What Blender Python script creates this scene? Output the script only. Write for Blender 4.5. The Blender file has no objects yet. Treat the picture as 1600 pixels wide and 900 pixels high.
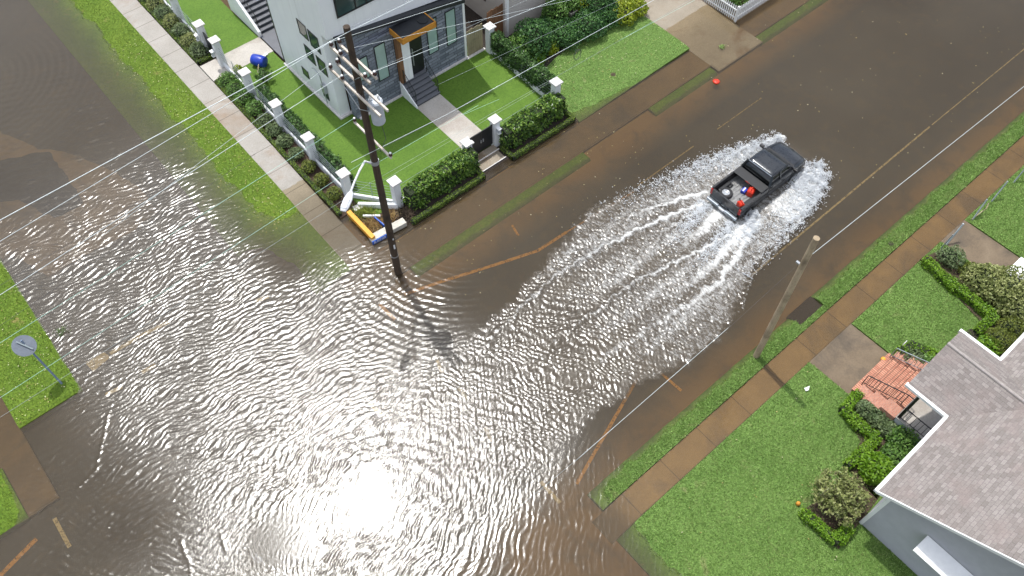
import bpy, bmesh, math, random
import numpy as np
from mathutils import Matrix, Vector
random.seed(7); RNG = np.random.default_rng(11)
S = bpy.context.scene
C = S.collection
PI = math.pi

# ------------------------------------------------------------------ camera, sky, sun, exposure
# the world is laid out on the street grid: X runs along the long street, Y along the side street, water surface at z = 0
CAM_H, PITCH, HEAD, FPX = 34.0, math.radians(57.11), math.radians(49.47), 1266.4
FWH = np.array([math.cos(HEAD), math.sin(HEAD), 0.0])
CR = np.array([math.sin(HEAD), -math.cos(HEAD), 0.0])
CF = FWH * math.cos(PITCH) + np.array([0, 0, -math.sin(PITCH)])
CU = FWH * math.sin(PITCH) + np.array([0, 0, math.cos(PITCH)])
cd = bpy.data.cameras.new('camera'); cam = bpy.data.objects.new('camera', cd); C.objects.link(cam)
cd.sensor_width = 36.0; cd.lens = FPX / 1600 * 36.0; cd.clip_start = 0.5; cd.clip_end = 3000
cam.matrix_world = Matrix(((CR[0], CU[0], -CF[0], 0), (CR[1], CU[1], -CF[1], 0), (CR[2], CU[2], -CF[2], CAM_H), (0, 0, 0, 1)))
S.camera = cam

SUN_DIR = Vector((2.5, 12.4, 34.0)).normalized()
SUN_EL = math.asin(SUN_DIR.z); SUN_AZ = math.atan2(SUN_DIR.x, SUN_DIR.y)
W = bpy.data.worlds.new('World'); S.world = W; W.use_nodes = True
nt = W.node_tree; bg = nt.nodes['Background']
sky = nt.nodes.new('ShaderNodeTexSky'); sky.sky_type = 'NISHITA'; sky.sun_disc = False
sky.sun_elevation = SUN_EL; sky.sun_rotation = SUN_AZ; sky.air_density = 1.0; sky.dust_density = 2.0
tc = nt.nodes.new('ShaderNodeTexCoord'); ns = nt.nodes.new('ShaderNodeTexNoise')
ns.inputs['Scale'].default_value = 2.6; ns.inputs['Detail'].default_value = 6; ns.inputs['Roughness'].default_value = 0.6
rm = nt.nodes.new('ShaderNodeMapRange'); rm.inputs[1].default_value = 0.40; rm.inputs[2].default_value = 0.62
mx = nt.nodes.new('ShaderNodeMix'); mx.data_type = 'RGBA'
nt.links.new(tc.outputs['Generated'], ns.inputs['Vector'])
sxz = nt.nodes.new('ShaderNodeSeparateXYZ'); nt.links.new(tc.outputs['Generated'], sxz.inputs[0])
cz = nt.nodes.new('ShaderNodeMapRange'); cz.inputs[1].default_value = .45; cz.inputs[2].default_value = .95; cz.inputs[3].default_value = -.03; cz.inputs[4].default_value = .14      # more cloud overhead, blue lower down
cz2 = nt.nodes.new('ShaderNodeMath'); nt.links.new(sxz.outputs[2], cz.inputs[0]); nt.links.new(cz.outputs[0], cz2.inputs[0]); nt.links.new(ns.outputs['Fac'], cz2.inputs[1])
nt.links.new(cz2.outputs[0], rm.inputs[0]); nt.links.new(rm.outputs[0], mx.inputs[0]); nt.links.new(sky.outputs[0], mx.inputs[6])
mx.inputs[7].default_value = (10.0, 10.5, 11.6, 1)       # bright broken cloud
vd = nt.nodes.new('ShaderNodeVectorMath'); vd.operation = 'DOT_PRODUCT'; vn = nt.nodes.new('ShaderNodeVectorMath'); vn.operation = 'NORMALIZE'
nt.links.new(tc.outputs['Generated'], vn.inputs[0]); nt.links.new(vn.outputs[0], vd.inputs[0]); vd.inputs[1].default_value = tuple(SUN_DIR)
pw = nt.nodes.new('ShaderNodeMath'); pw.operation = 'POWER'; mxx = nt.nodes.new('ShaderNodeMath'); mxx.operation = 'MAXIMUM'; mxx.inputs[1].default_value = 0
nt.links.new(vd.outputs['Value'], mxx.inputs[0]); nt.links.new(mxx.outputs[0], pw.inputs[0]); pw.inputs[1].default_value = 260     # thin cloud glowing round the sun
ml = nt.nodes.new('ShaderNodeVectorMath'); ml.operation = 'SCALE'; ml.inputs[0].default_value = (300, 300, 290); nt.links.new(pw.outputs[0], ml.inputs['Scale'])
ad = nt.nodes.new('ShaderNodeVectorMath'); ad.operation = 'ADD'; nt.links.new(mx.outputs[2], ad.inputs[0]); nt.links.new(ml.outputs[0], ad.inputs[1])
nt.links.new(ad.outputs[0], bg.inputs['Color']); bg.inputs['Strength'].default_value = 0.13
sl = bpy.data.lights.new('sun', 'SUN'); so = bpy.data.objects.new('sun', sl); C.objects.link(so)
sl.energy = 3.4; sl.angle = math.radians(0.8); sl.color = (1.0, 0.972, 0.93)
so.rotation_euler = SUN_DIR.to_track_quat('Z', 'Y').to_euler(); so.location = (0, 0, 60)
S.view_settings.view_transform = 'Standard'; S.view_settings.look = 'None'
S.view_settings.exposure = 0.0; S.view_settings.gamma = 1.0
S.render.engine = 'CYCLES'; S.cycles.max_bounces = 8; S.cycles.transparent_max_bounces = 12
S.cycles.caustics_reflective = False; S.cycles.caustics_refractive = False

# ------------------------------------------------------------------ measuring helpers: a sight line of the survey photo cut with a real plane
def ray(px, py): return CF * FPX + CR * (px - 800) - CU * (py - 450)
def at(px, py, z=0.0):
    d = ray(px, py); t = (z - CAM_H) / d[2]; return (d[0] * t, d[1] * t)
def at_x(px, py, x):
    d = ray(px, py); t = x / d[0]; return (x, d[1] * t, CAM_H + d[2] * t)
def at_y(px, py, y):
    d = ray(px, py); t = y / d[1]; return (d[0] * t, y, CAM_H + d[2] * t)

# ------------------------------------------------------------------ naming helpers
def tag(o, label, cat, group=None, kind=None):
    o['label'] = label; o['category'] = cat
    if group: o['group'] = group
    if kind: o['kind'] = kind
    return o
def thing(name, label, cat, loc=(0, 0, 0), group=None, rz=0.0):
    o = bpy.data.objects.new(name, None); C.objects.link(o); o.location = loc; o.rotation_euler = (0, 0, rz)
    o.empty_display_size = 0.2
    return tag(o, label, cat, group)
def copy_tree(o, parent=None):
    c = o.copy(); C.objects.link(c)
    if parent is not None: c.parent = parent
    for ch in o.children: copy_tree(ch, c)
    return c

# ------------------------------------------------------------------ mesh helpers
class MB:
    def __init__(s): s.v = []; s.f = []; s.m = []; s.mi = 0
    def add(s, vs, fs):
        b = len(s.v); s.v += [tuple(map(float, p)) for p in vs]; s.f += [tuple(b + i for i in f) for f in fs]; s.m += [s.mi] * len(fs); return s
    def box(s, x0, x1, y0, y1, z0, z1):
        return s.add([(x0, y0, z0), (x1, y0, z0), (x1, y1, z0), (x0, y1, z0), (x0, y0, z1), (x1, y0, z1), (x1, y1, z1), (x0, y1, z1)],
              [(0, 3, 2, 1), (4, 5, 6, 7), (0, 1, 5, 4), (1, 2, 6, 5), (2, 3, 7, 6), (3, 0, 4, 7)])
    def beam(s, a, b, w, h, up=(0, 0, 1)):
        a = Vector(a); b = Vector(b); d = (b - a).normalized(); r = d.cross(Vector(up))
        if r.length < 1e-5: r = d.cross(Vector((1, 0, 0)))
        r.normalize(); u = r.cross(d).normalized(); r *= w / 2; u *= h / 2
        return s.add([a - r - u, a + r - u, a + r + u, a - r + u, b - r - u, b + r - u, b + r + u, b - r + u],
              [(0, 1, 2, 3), (7, 6, 5, 4), (0, 4, 5, 1), (1, 5, 6, 2), (2, 6, 7, 3), (3, 7, 4, 0)])
    def prism(s, poly, z0, z1, z1s=None):
        n = len(poly); t = z1s or [z1] * n
        return s.add([(x, y, z0) for x, y in poly] + [(p[0], p[1], t[i]) for i, p in enumerate(poly)],
              [tuple(range(n - 1, -1, -1)), tuple(range(n, 2 * n))] + [(i, (i + 1) % n, n + (i + 1) % n, n + i) for i in range(n)])
    def tube(s, path, r, n=8, cap=True):
        P = [Vector(p) for p in path]; R = r if isinstance(r, (list, tuple)) else [r] * len(P); rings = []; ref = None
        for i, p in enumerate(P):
            d = (P[min(i + 1, len(P) - 1)] - P[max(i - 1, 0)]).normalized()
            if ref is None: ref = d.cross(Vector((0, 0, 1)) if abs(d.z) < .95 else Vector((1, 0, 0))).normalized()
            ref = (ref - d * ref.dot(d)).normalized(); w = d.cross(ref)
            rings.append([p + (ref * math.cos(2 * PI * k / n) + w * math.sin(2 * PI * k / n)) * R[i] for k in range(n)])
        vs = [q for g in rings for q in g]; fs = []
        for i in range(len(P) - 1):
            for k in range(n): fs.append((i * n + k, i * n + (k + 1) % n, (i + 1) * n + (k + 1) % n, (i + 1) * n + k))
        if cap: fs += [tuple(range(n - 1, -1, -1)), tuple(range((len(P) - 1) * n, len(P) * n))]
        return s.add(vs, fs)
    def lathe(s, prof, n=16, c=(0, 0, 0), axis='z', cap=True):
        vs = []
        for r, h in prof:
            for k in range(n):
                a = 2 * PI * k / n; x, y = r * math.cos(a), r * math.sin(a)
                q = (x, y, h) if axis == 'z' else ((x, h, y) if axis == 'y' else (h, x, y))
                vs.append((c[0] + q[0], c[1] + q[1], c[2] + q[2]))
        fs = []
        for i in range(len(prof) - 1):
            for k in range(n): fs.append((i * n + k, i * n + (k + 1) % n, (i + 1) * n + (k + 1) % n, (i + 1) * n + k))
        if cap: fs += [tuple(range(n - 1, -1, -1)), tuple(range((len(prof) - 1) * n, len(prof) * n))]
        return s.add(vs, fs)
    def loft(s, secs, cap=True, closed=True):
        n = len(secs[0]); vs = [p for q in secs for p in q]; fs = []
        for i in range(len(secs) - 1):
            for k in range(n if closed else n - 1): fs.append((i * n + k, i * n + (k + 1) % n, (i + 1) * n + (k + 1) % n, (i + 1) * n + k))
        if cap: fs += [tuple(range(n - 1, -1, -1)), tuple(range((len(secs) - 1) * n, len(secs) * n))]
        return s.add(vs, fs)
    def build(s, name, mats, parent=None, bevel=0, smooth=False, uv=True, subd=0, fix=True, solid=0):
        me = bpy.data.meshes.new(name); me.from_pydata(s.v, [], s.f); 
        mats = mats if isinstance(mats, (list, tuple)) else [mats]
        for m in mats: me.materials.append(m)
        if len(mats) > 1: me.polygons.foreach_set('material_index', s.m)
        if fix:
            bm = bmesh.new(); bm.from_mesh(me); bmesh.ops.recalc_face_normals(bm, faces=bm.faces); bm.to_mesh(me); bm.free()
        if uv:
            L = me.uv_layers.new(name='UVMap')
            for p in me.polygons:
                nrm = p.normal
                t = Vector((0, 0, 1)).cross(nrm)
                t = Vector((1, 0, 0)) if t.length < 0.05 else t.normalized()
                b = nrm.cross(t)
                for li in p.loop_indices:
                    co = me.vertices[me.loops[li].vertex_index].co
                    L.data[li].uv = (co.dot(t), co.dot(b))
        if smooth: me.polygons.foreach_set('use_smooth', [True] * len(me.polygons))
        o = bpy.data.objects.new(name, me); C.objects.link(o)
        if parent is not None: o.parent = parent
        if solid: md = o.modifiers.new('solid', 'SOLIDIFY'); md.thickness = solid; md.offset = 0
        if bevel: md = o.modifiers.new('bevel', 'BEVEL'); md.width = bevel; md.segments = 2; md.limit_method = 'ANGLE'; md.angle_limit = 0.6
        if subd: md = o.modifiers.new('subd', 'SUBSURF'); md.levels = subd; md.render_levels = subd
        return o

def npmesh(name, V, F, mat, parent=None, smooth=False, attrs=None):
    """V (N,3), F (M,k) numpy -> one mesh object"""
    me = bpy.data.meshes.new(name); V = np.asarray(V, np.float32); F = np.asarray(F, np.int32); k = F.shape[1]
    me.vertices.add(len(V)); me.vertices.foreach_set('co', V.ravel())
    me.loops.add(F.size); me.loops.foreach_set('vertex_index', F.ravel())
    me.polygons.add(len(F)); me.polygons.foreach_set('loop_start', np.arange(0, F.size, k, dtype=np.int32))
    try: me.polygons.foreach_set('loop_total', np.full(len(F), k, np.int32))
    except Exception: pass
    if attrs:
        for an, av in attrs.items():
            a = me.attributes.new(an, 'FLOAT', 'POINT'); a.data.foreach_set('value', np.asarray(av, np.float32).ravel())
    me.update(calc_edges=True)
    me.polygons.foreach_set('use_smooth', np.full(len(F), bool(smooth)))
    me.materials.append(mat)
    o = bpy.data.objects.new(name, me); C.objects.link(o)
    if parent is not None: o.parent = parent
    return o

# ------------------------------------------------------------------ materials
def lin(r, g, b):
    f = lambda c: (c / 255 / 12.92) if c / 255 <= .04045 else ((c / 255 + .055) / 1.055) ** 2.4
    return (f(r), f(g), f(b))
class NT:
    def __init__(s, name):
        s.m = bpy.data.materials.new(name); s.m.use_nodes = True; s.t = s.m.node_tree
        s.b = s.t.nodes['Principled BSDF']; s.out = s.t.nodes['Material Output']
    def n(s, typ, **kw):
        x = s.t.nodes.new(typ)
        for k, v in kw.items():
            if k.startswith('i_'): x.inputs[k[2:].replace('_', ' ')].default_value = v
            else: setattr(x, k, v)
        return x
    def l(s, a, b): s.t.links.new(a, b)
    def noise(s, scale, detail=4, rough=.55, vec=None, dist=0.0):
        x = s.n('ShaderNodeTexNoise'); x.inputs['Scale'].default_value = scale; x.inputs['Detail'].default_value = detail
        x.inputs['Roughness'].default_value = rough; x.inputs['Distortion'].default_value = dist
        if vec is not None: s.l(vec, x.inputs['Vector'])
        return x.outputs['Fac']
    def ramp(s, fac, stops):
        x = s.n('ShaderNodeValToRGB'); e = x.color_ramp.elements
        while len(e) < len(stops): e.new(0.5)
        for i, (p, c) in enumerate(stops): e[i].position = p; e[i].color = (*c, 1)
        s.l(fac, x.inputs[0]); return x.outputs[0]
    def mix(s, fac, a, b, mode='MIX'):
        x = s.n('ShaderNodeMix', data_type='RGBA', blend_type=mode)
        for sock, v in ((x.inputs[0], fac), (x.inputs[6], a), (x.inputs[7], b)):
            if isinstance(v, (int, float)): sock.default_value = v
            elif isinstance(v, tuple): sock.default_value = (*v, 1) if len(v) == 3 else v
            else: s.l(v, sock)
        return x.outputs[2]
    def math(s, op, a, b=None, clamp=False):
        x = s.n('ShaderNodeMath', operation=op, use_clamp=clamp)
        for sock, v in ((x.inputs[0], a), (x.inputs[1], b)):
            if v is None: continue
            if isinstance(v, (int, float)): sock.default_value = v
            else: s.l(v, sock)
        return x.outputs[0]
    def range(s, v, a, b, c=0.0, d=1.0):
        x = s.n('ShaderNodeMapRange'); s.l(v, x.inputs[0])
        for i, q in enumerate((a, b, c, d)): x.inputs[1 + i].default_value = q
        return x.outputs[0]
    def bump(s, h, strength=.3, dist=.02):
        x = s.n('ShaderNodeBump'); x.inputs['Strength'].default_value = strength; x.inputs['Distance'].default_value = dist
        s.l(h, x.inputs['Height']); s.l(x.outputs[0], s.b.inputs['Normal']); return x.outputs[0]
    def pos(s): return s.n('ShaderNodeNewGeometry').outputs['Position']
    def obj(s): return s.n('ShaderNodeTexCoord').outputs['Object']
    def uv(s): return s.n('ShaderNodeTexCoord').outputs['UV']
    def base(s, col): 
        if isinstance(col, tuple): s.b.inputs['Base Color'].default_value = (*col, 1)
        else: s.l(col, s.b.inputs['Base Color'])
        return s

def plain(name, col, rough=.6, metal=0.0, var=.18, scale=3.0, bump=.0, bscale=40, spec=.5):
    t = NT(name); p = t.pos(); n = t.noise(scale, 5, .6, p)
    a = tuple(c * (1 - var) for c in col); b = tuple(min(1, c * (1 + var)) for c in col)
    t.base(t.ramp(n, [(.3, a), (.7, b)])); t.b.inputs['Roughness'].default_value = rough; t.b.inputs['Metallic'].default_value = metal
    t.b.inputs['Specular IOR Level'].default_value = spec
    if bump: t.bump(t.noise(bscale, 4, .6, p), bump, .01)
    return t.m
def concrete(name, a, b, dirt, wet=.0, joint=None):
    t = NT(name); p = t.pos(); n = t.noise(.7, 6, .65, p); n2 = t.noise(14, 5, .7, p); n3 = t.noise(.35, 4, .6, p, .6)
    c = t.ramp(n, [(.3, a), (.7, b)]); c = t.mix(t.range(n3, .52, .68), c, dirt); c = t.mix(.3, c, t.ramp(n2, [(.3, (.25,) * 3), (.75, (.9,) * 3)]), 'OVERLAY')
    if joint:
        g = t.n('ShaderNodeSeparateXYZ'); t.l(p, g.inputs[0]); f = t.math('FRACT', t.math('ADD', t.math('MULTIPLY', g.outputs[joint[0]], 1 / joint[1]), .31))
        c = t.mix(t.math('MULTIPLY', t.math('LESS_THAN', f, .028 / joint[1] * 1.4), .75), c, tuple(q * .3 for q in dirt))
    t.base(c); t.b.inputs['Roughness'].default_value = .85 - wet * .4; t.bump(n2, .15 - wet * .25, .01); return t.m
def grassy(name, dark, mid, light, dry=None, scale=1.0, bump=.6):
    t = NT(name); p = t.pos(); n = t.noise(.45 * scale, 5, .6, p); n2 = t.noise(9 * scale, 5, .75, p); n3 = t.noise(38 * scale, 3, .7, p)
    c = t.ramp(n, [(.3, mid), (.7, light)]); c = t.mix(t.range(n2, .45, .7), c, dark); c = t.mix(t.range(n3, .55, .8), c, light)
    if dry: c = t.mix(t.range(t.noise(1.1, 6, .7, p, .5), .60, .74), c, dry)
    t.base(c); t.b.inputs['Roughness'].default_value = .75; t.b.inputs['Specular IOR Level'].default_value = .25
    t.bump(t.math('ADD', n2, n3), bump, .04); return t.m
def leafy(name, dark, mid, light, hue=None, rough=.45):
    t = NT(name); g = t.n('ShaderNodeNewGeometry'); r = g.outputs['Random Per Island']
    c = t.ramp(r, [(0, dark), (.55, mid), (.95, light)])
    n = t.noise(1.6, 3, .5, g.outputs['Position']); c = t.mix(t.range(n, .5, .75), c, hue or light)
    t.base(c); t.b.inputs['Roughness'].default_value = rough; t.b.inputs['Specular IOR Level'].default_value = .4
    tr = t.n('ShaderNodeBsdfTranslucent'); t.l(c, tr.inputs['Color']); mxs = t.n('ShaderNodeMixShader'); mxs.inputs[0].default_value = .3
    t.l(t.b.outputs[0], mxs.inputs[1]); t.l(tr.outputs[0], mxs.inputs[2]); t.l(mxs.outputs[0], t.out.inputs['Surface']); return t.m
def bricks(name, c1, c2, mortar, bw, bh, ms=.012, rough=.8, bump=.4, offset=.5, extra=None, big=.5):
    t = NT(name); u = t.uv(); x = t.n('ShaderNodeTexBrick'); x.offset = offset
    x.inputs['Scale'].default_value = 1.0; x.inputs['Brick Width'].default_value = bw; x.inputs['Row Height'].default_value = bh
    x.inputs['Mortar Size'].default_value = ms; x.inputs['Color1'].default_value = (*c1, 1); x.inputs['Color2'].default_value = (*c2, 1)
    x.inputs['Mortar'].default_value = (*mortar, 1); x.inputs['Mortar Smooth'].default_value = .2; t.l(u, x.inputs['Vector'])
    c = x.outputs['Color']; p = t.pos(); n = t.noise(big, 5, .6, p); n2 = t.noise(18, 4, .7, p)
    if extra: c = t.mix(t.range(n, .48, .66), c, t.mix(.6, c, extra))
    c = t.mix(.35, c, t.ramp(n2, [(.25, (.2,) * 3), (.8, (.85,) * 3)]), 'OVERLAY')
    t.base(c); t.b.inputs['Roughness'].default_value = rough
    h = t.math('SUBTRACT', t.math('MULTIPLY', n2, .5), x.outputs['Fac']); t.bump(h, bump, .015); return t.m
def lap(name, col, pitch=.15, rough=.5):
    t = NT(name); g = t.n('ShaderNodeSeparateXYZ'); t.l(t.uv(), g.inputs[0]); f = t.math('FRACT', t.math('MULTIPLY', g.outputs[1], 1 / pitch))
    n = t.noise(2.5, 4, .6, t.pos()); c = t.ramp(n, [(.3, tuple(q * .9 for q in col)), (.7, col)]); t.base(c); t.b.inputs['Roughness'].default_value = rough
    t.bump(t.math('MULTIPLY', f, -1), 1.0, .02); return t.m
def woodm(name, a, b, rough=.8, sx=(14, 14, 1.2)):
    t = NT(name); mp = t.n('ShaderNodeMapping'); mp.inputs['Scale'].default_value = sx; t.l(t.obj(), mp.inputs['Vector'])
    n = t.noise(1.5, 6, .65, mp.outputs[0], .4); n2 = t.noise(1.2, 4, .6, t.obj())
    c = t.ramp(n, [(.3, a), (.7, b)]); c = t.mix(t.range(n2, .5, .75), c, tuple(q * .55 for q in a)); t.base(c); t.b.inputs['Roughness'].default_value = rough
    t.bump(n, .5, .01); return t.m
def paint(name, col, rough=.35, metal=.0, coat=0.0):
    t = NT(name); n = t.noise(6, 5, .65, t.obj()); t.base(t.ramp(n, [(.3, tuple(c * .8 for c in col)), (.7, tuple(min(1, c * 1.15) for c in col))]))
    t.l(t.range(n, .3, .7, rough * .75, min(1, rough * 1.4)), t.b.inputs['Roughness']); t.b.inputs['Metallic'].default_value = metal
    t.b.inputs['Coat Weight'].default_value = coat; return t.m
def glassm(name, col, rough=.06):
    t = NT(name); n = t.noise(.8, 3, .5, t.pos()); t.base(t.ramp(n, [(.35, tuple(c * .6 for c in col)), (.7, col)])); t.b.inputs['Roughness'].default_value = rough
    t.b.inputs['Specular IOR Level'].default_value = .8; return t.m

M = {}
M['turf'] = grassy('artificial_turf', (.045, .10, .010), (.080, .155, .016), (.115, .205, .026), scale=1.2, bump=.35)
M['lawn'] = grassy('lawn_grass', (.055, .11, .020), (.10, .18, .036), (.145, .235, .055), (.20, .21, .085))
M['verge'] = grassy('verge_grass', (.045, .09, .008), (.09, .16, .012), (.14, .21, .02), (.24, .19, .07))
M['blade'] = leafy('grass_blades', (.115, .195, .042), (.25, .385, .10), (.40, .52, .20), (.33, .41, .15), rough=.35)
M['blade2'] = leafy('verge_blades', (.065, .11, .012), (.125, .185, .020), (.21, .27, .05), rough=.5)
M['side'] = concrete('sidewalk_concrete', (.265, .245, .215), (.34, .315, .285), (.24, .18, .13), 0, (1, 1.75))
M['wetside'] = concrete('wet_sidewalk', (.135, .083, .034), (.19, .12, .048), (.10, .066, .034), .5, (0, 2.35))
M['drowned'] = concrete('drowned_concrete', (.105, .066, .028), (.16, .10, .04), (.08, .055, .03), .3)
M['drive'] = concrete('driveway_concrete', (.205, .17, .125), (.275, .235, .18), (.145, .085, .035), .2)
M['walk'] = concrete('walk_concrete', (.38, .35, .31), (.47, .44, .40), (.32, .28, .24))
M['entry'] = concrete('damp_entry_concrete', (.11, .077, .045), (.17, .126, .08), (.075, .057, .038), .3)
M['mulch'] = plain('mulch_soil', (.06, .038, .026), .95, var=.6, scale=22, bump=.8, bscale=30)
M['soil'] = plain('dark_soil', (.03, .022, .017), .95, var=.5, scale=18, bump=.8, bscale=30)
t_ = NT('white_stucco'); mp_ = t_.n('ShaderNodeMapping'); mp_.inputs['Scale'].default_value = (3.5, 3.5, .16); t_.l(t_.pos(), mp_.inputs['Vector'])
c_ = t_.mix(t_.range(t_.noise(1.0, 5, .6, mp_.outputs[0]), .52, .80), (.86, .87, .87), (.66, .66, .65)); t_.base(t_.mix(t_.range(t_.noise(.5, 4, .6, t_.pos()), .35, .7), c_, (.80, .81, .82))); t_.b.inputs['Roughness'].default_value = .7
t_.bump(t_.noise(50, 3, .6, t_.pos()), .1, .01); M['white'] = t_.m
M['postw'] = plain('white_render', (.72, .73, .74), .7, var=.07, scale=2.5, bump=.1)
M['cap'] = plain('pale_stone_cap', (.58, .56, .54), .8, var=.22, scale=9, bump=.2)
M['trim'] = plain('white_trim', (.80, .80, .79), .5, var=.05, scale=4)
M['stone'] = bricks('ledge_stone', (.12, .135, .17), (.30, .325, .38), (.075, .085, .10), .62, .21, .02, .75, .8, .37, (.20, .215, .26), .8)
M['black'] = plain('black_metal', (.012, .013, .016), .4, var=.2)
M['blackroof'] = plain('black_flashing', (.02, .022, .026), .5, var=.25)
M['orangewood'] = woodm('orange_fascia', (.50, .20, .02), (.62, .28, .04), .6)
M['frost'] = plain('frosted_green_glass', (.30, .42, .38), .25, var=.1, scale=1.5)
M['glass'] = glassm('window_glass', (.05, .09, .085))
M['greystep'] = plain('grey_painted_step', (.13, .135, .15), .7, var=.1, scale=3)
M['greyrise'] = plain('dark_grey_riser', (.07, .075, .085), .7, var=.1, scale=3)
M['woodfence'] = woodm('weathered_fence', (.16, .075, .035), (.26, .13, .06))
M['palefence'] = woodm('pale_fence', (.26, .22, .13), (.36, .31, .2))
M['siding'] = lap('beige_siding', (.50, .46, .42))
M['greysiding'] = lap('grey_siding', (.46, .47, .50), .14)
M['graysmooth'] = lap('grey_gable_siding', (.40, .405, .43), .10)
M['shingle'] = bricks('grey_shingles', (.185, .160, .147), (.275, .245, .228), (.13, .115, .107), .28, .15, .007, .9, .4, .5, (.235, .19, .175), 1.1)
M['ridge'] = plain('ridge_shingles', (.31, .28, .26), .9, var=.15, scale=8)
M['brick'] = bricks('red_brick', (.40, .155, .10), (.52, .235, .155), (.34, .25, .2), .21, .075, .010, .85, .5)
M['tread'] = bricks('brick_tread', (.42, .165, .105), (.56, .27, .175), (.16, .085, .06), .105, .34, .014, .85, .5, 0.0)
M['pole'] = woodm('creosote_pole', (.030, .020, .013), (.085, .055, .034), .85, (30, 30, 1.0))
M['poletop'] = woodm('weathered_pole', (.30, .225, .14), (.50, .40, .27), .85, (24, 24, .8))
M['arm'] = woodm('crossarm_wood', (.44, .37, .30), (.70, .64, .57), .85, (8, 1.2, 8))
M['insul'] = plain('brown_porcelain', (.05, .02, .016), .2, var=.2)
M['galv'] = plain('galvanised_metal', (.42, .44, .46), .4, .6, var=.12)
M['galvd'] = plain('dull_pipe', (.26, .30, .31), .5, .3, var=.15)
M['trafo'] = plain('transformer_paint', (.46, .49, .53), .4, var=.10)
M['lamp'] = plain('lamp_paint', (.66, .67, .68), .4, var=.06)
M['lens'] = plain('lamp_lens', (.55, .58, .60), .15, var=.1)
M['wirew'] = plain('pale_wire', (.62, .68, .68), .45, var=.08)
M['wireg'] = plain('green_wire', (.42, .68, .58), .4, var=.08)
M['wired'] = plain('dark_wire', (.05, .05, .055), .5, var=.1)
M['wiregy'] = plain('grey_wire', (.34, .38, .38), .4, var=.1)
M['yellow'] = woodm('yellow_painted_beam', (.62, .27, .02), (.72, .36, .04), .6)
M['blue'] = plain('blue_tile', (.02, .11, .50), .25, var=.25, scale=30)
M['beam'] = concrete('old_concrete', (.42, .39, .33), (.54, .51, .45), (.3, .26, .2))
M['barrel'] = plain('blue_plastic', (.01, .04, .36), .35, var=.15)
M['inside'] = plain('dark_inside', (.02, .018, .015), .8)
M['picket'] = plain('picket_paint', (.80, .81, .80), .5, var=.05)
M['sign'] = plain('sign_back', (.15, .17, .20), .6, .1, var=.12)
M['bluepole'] = plain('blue_grey_post', (.17, .22, .30), .5, .1, var=.1)
M['straw'] = leafy('dry_plants', (.20, .11, .03), (.36, .22, .08), (.48, .36, .16))
M['tuft'] = leafy('ornamental_grass', (.10, .14, .02), (.22, .28, .04), (.35, .38, .09))
M['twig'] = plain('twigs', (.10, .07, .045), .9, var=.4, scale=12)
M['twigs2'] = plain('pale_twigs', (.20, .16, .11), .9, var=.3, scale=12)
M['core'] = plain('foliage_core_shade', (.018, .026, .010), .95, var=.5, scale=9)  # opaque filler inside foliage, its dark colour stands in for inner shade
M['hedge'] = leafy('dark_hedge_leaves', (.025, .065, .010), (.075, .165, .02), (.27, .40, .07), (.14, .25, .03), .3)
M['ivy'] = leafy('ivy_leaves', (.022, .06, .014), (.055, .125, .028), (.14, .25, .07), None, .35)
M['box'] = leafy('clipped_border', (.07, .13, .014), (.14, .225, .02), (.22, .31, .04))
M['lime'] = leafy('bright_box_hedge', (.075, .17, .008), (.14, .28, .012), (.22, .37, .03))
M['grn'] = leafy('green_shrub', (.05, .115, .02), (.10, .21, .035), (.19, .33, .07))
M['olive'] = leafy('olive_shrub', (.11, .135, .035), (.22, .26, .08), (.37, .39, .15))
M['dusty'] = leafy('dusty_shrub', (.065, .10, .04), (.13, .19, .075), (.24, .30, .14))
M['moss'] = leafy('moss_shrub', (.075, .105, .016), (.15, .19, .03), (.23, .26, .05))
M['gold'] = leafy('golden_shrub', (.11, .17, .008), (.23, .30, .012), (.36, .40, .03))
M['deep'] = leafy('deep_green_shrub', (.018, .06, .018), (.045, .125, .032), (.11, .24, .06))
M['truck'] = paint('charcoal_truck_paint', (.016, .019, .024), .28, .3, .6)
M['truckblk'] = plain('truck_black', (.012, .012, .013), .5, var=.2)
M['tglass'] = glassm('truck_glass', (.006, .007, .008), .04)
M['liner'] = plain('bed_liner', (.20, .20, .195), .5, .0, var=.35, scale=5)
M['chrome'] = plain('bumper_metal', (.34, .38, .42), .3, .7, var=.1)
M['tyre'] = plain('tyre_rubber', (.016, .016, .017), .75, var=.2)
M['rim'] = plain('alloy_rim', (.62, .64, .66), .3, .5, var=.08)
M['red'] = plain('red_plastic', (.62, .035, .012), .4, var=.12)
M['tail'] = plain('tail_light', (.35, .012, .01), .2, var=.1)
M['bluebox'] = plain('blue_box', (.015, .04, .36), .4, var=.15)
M['paperw'] = plain('white_scrap', (.82, .82, .82), .7, var=.04)
M['spray'] = plain('spray_drops', (.74, .76, .78), .35, var=.05)

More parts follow.
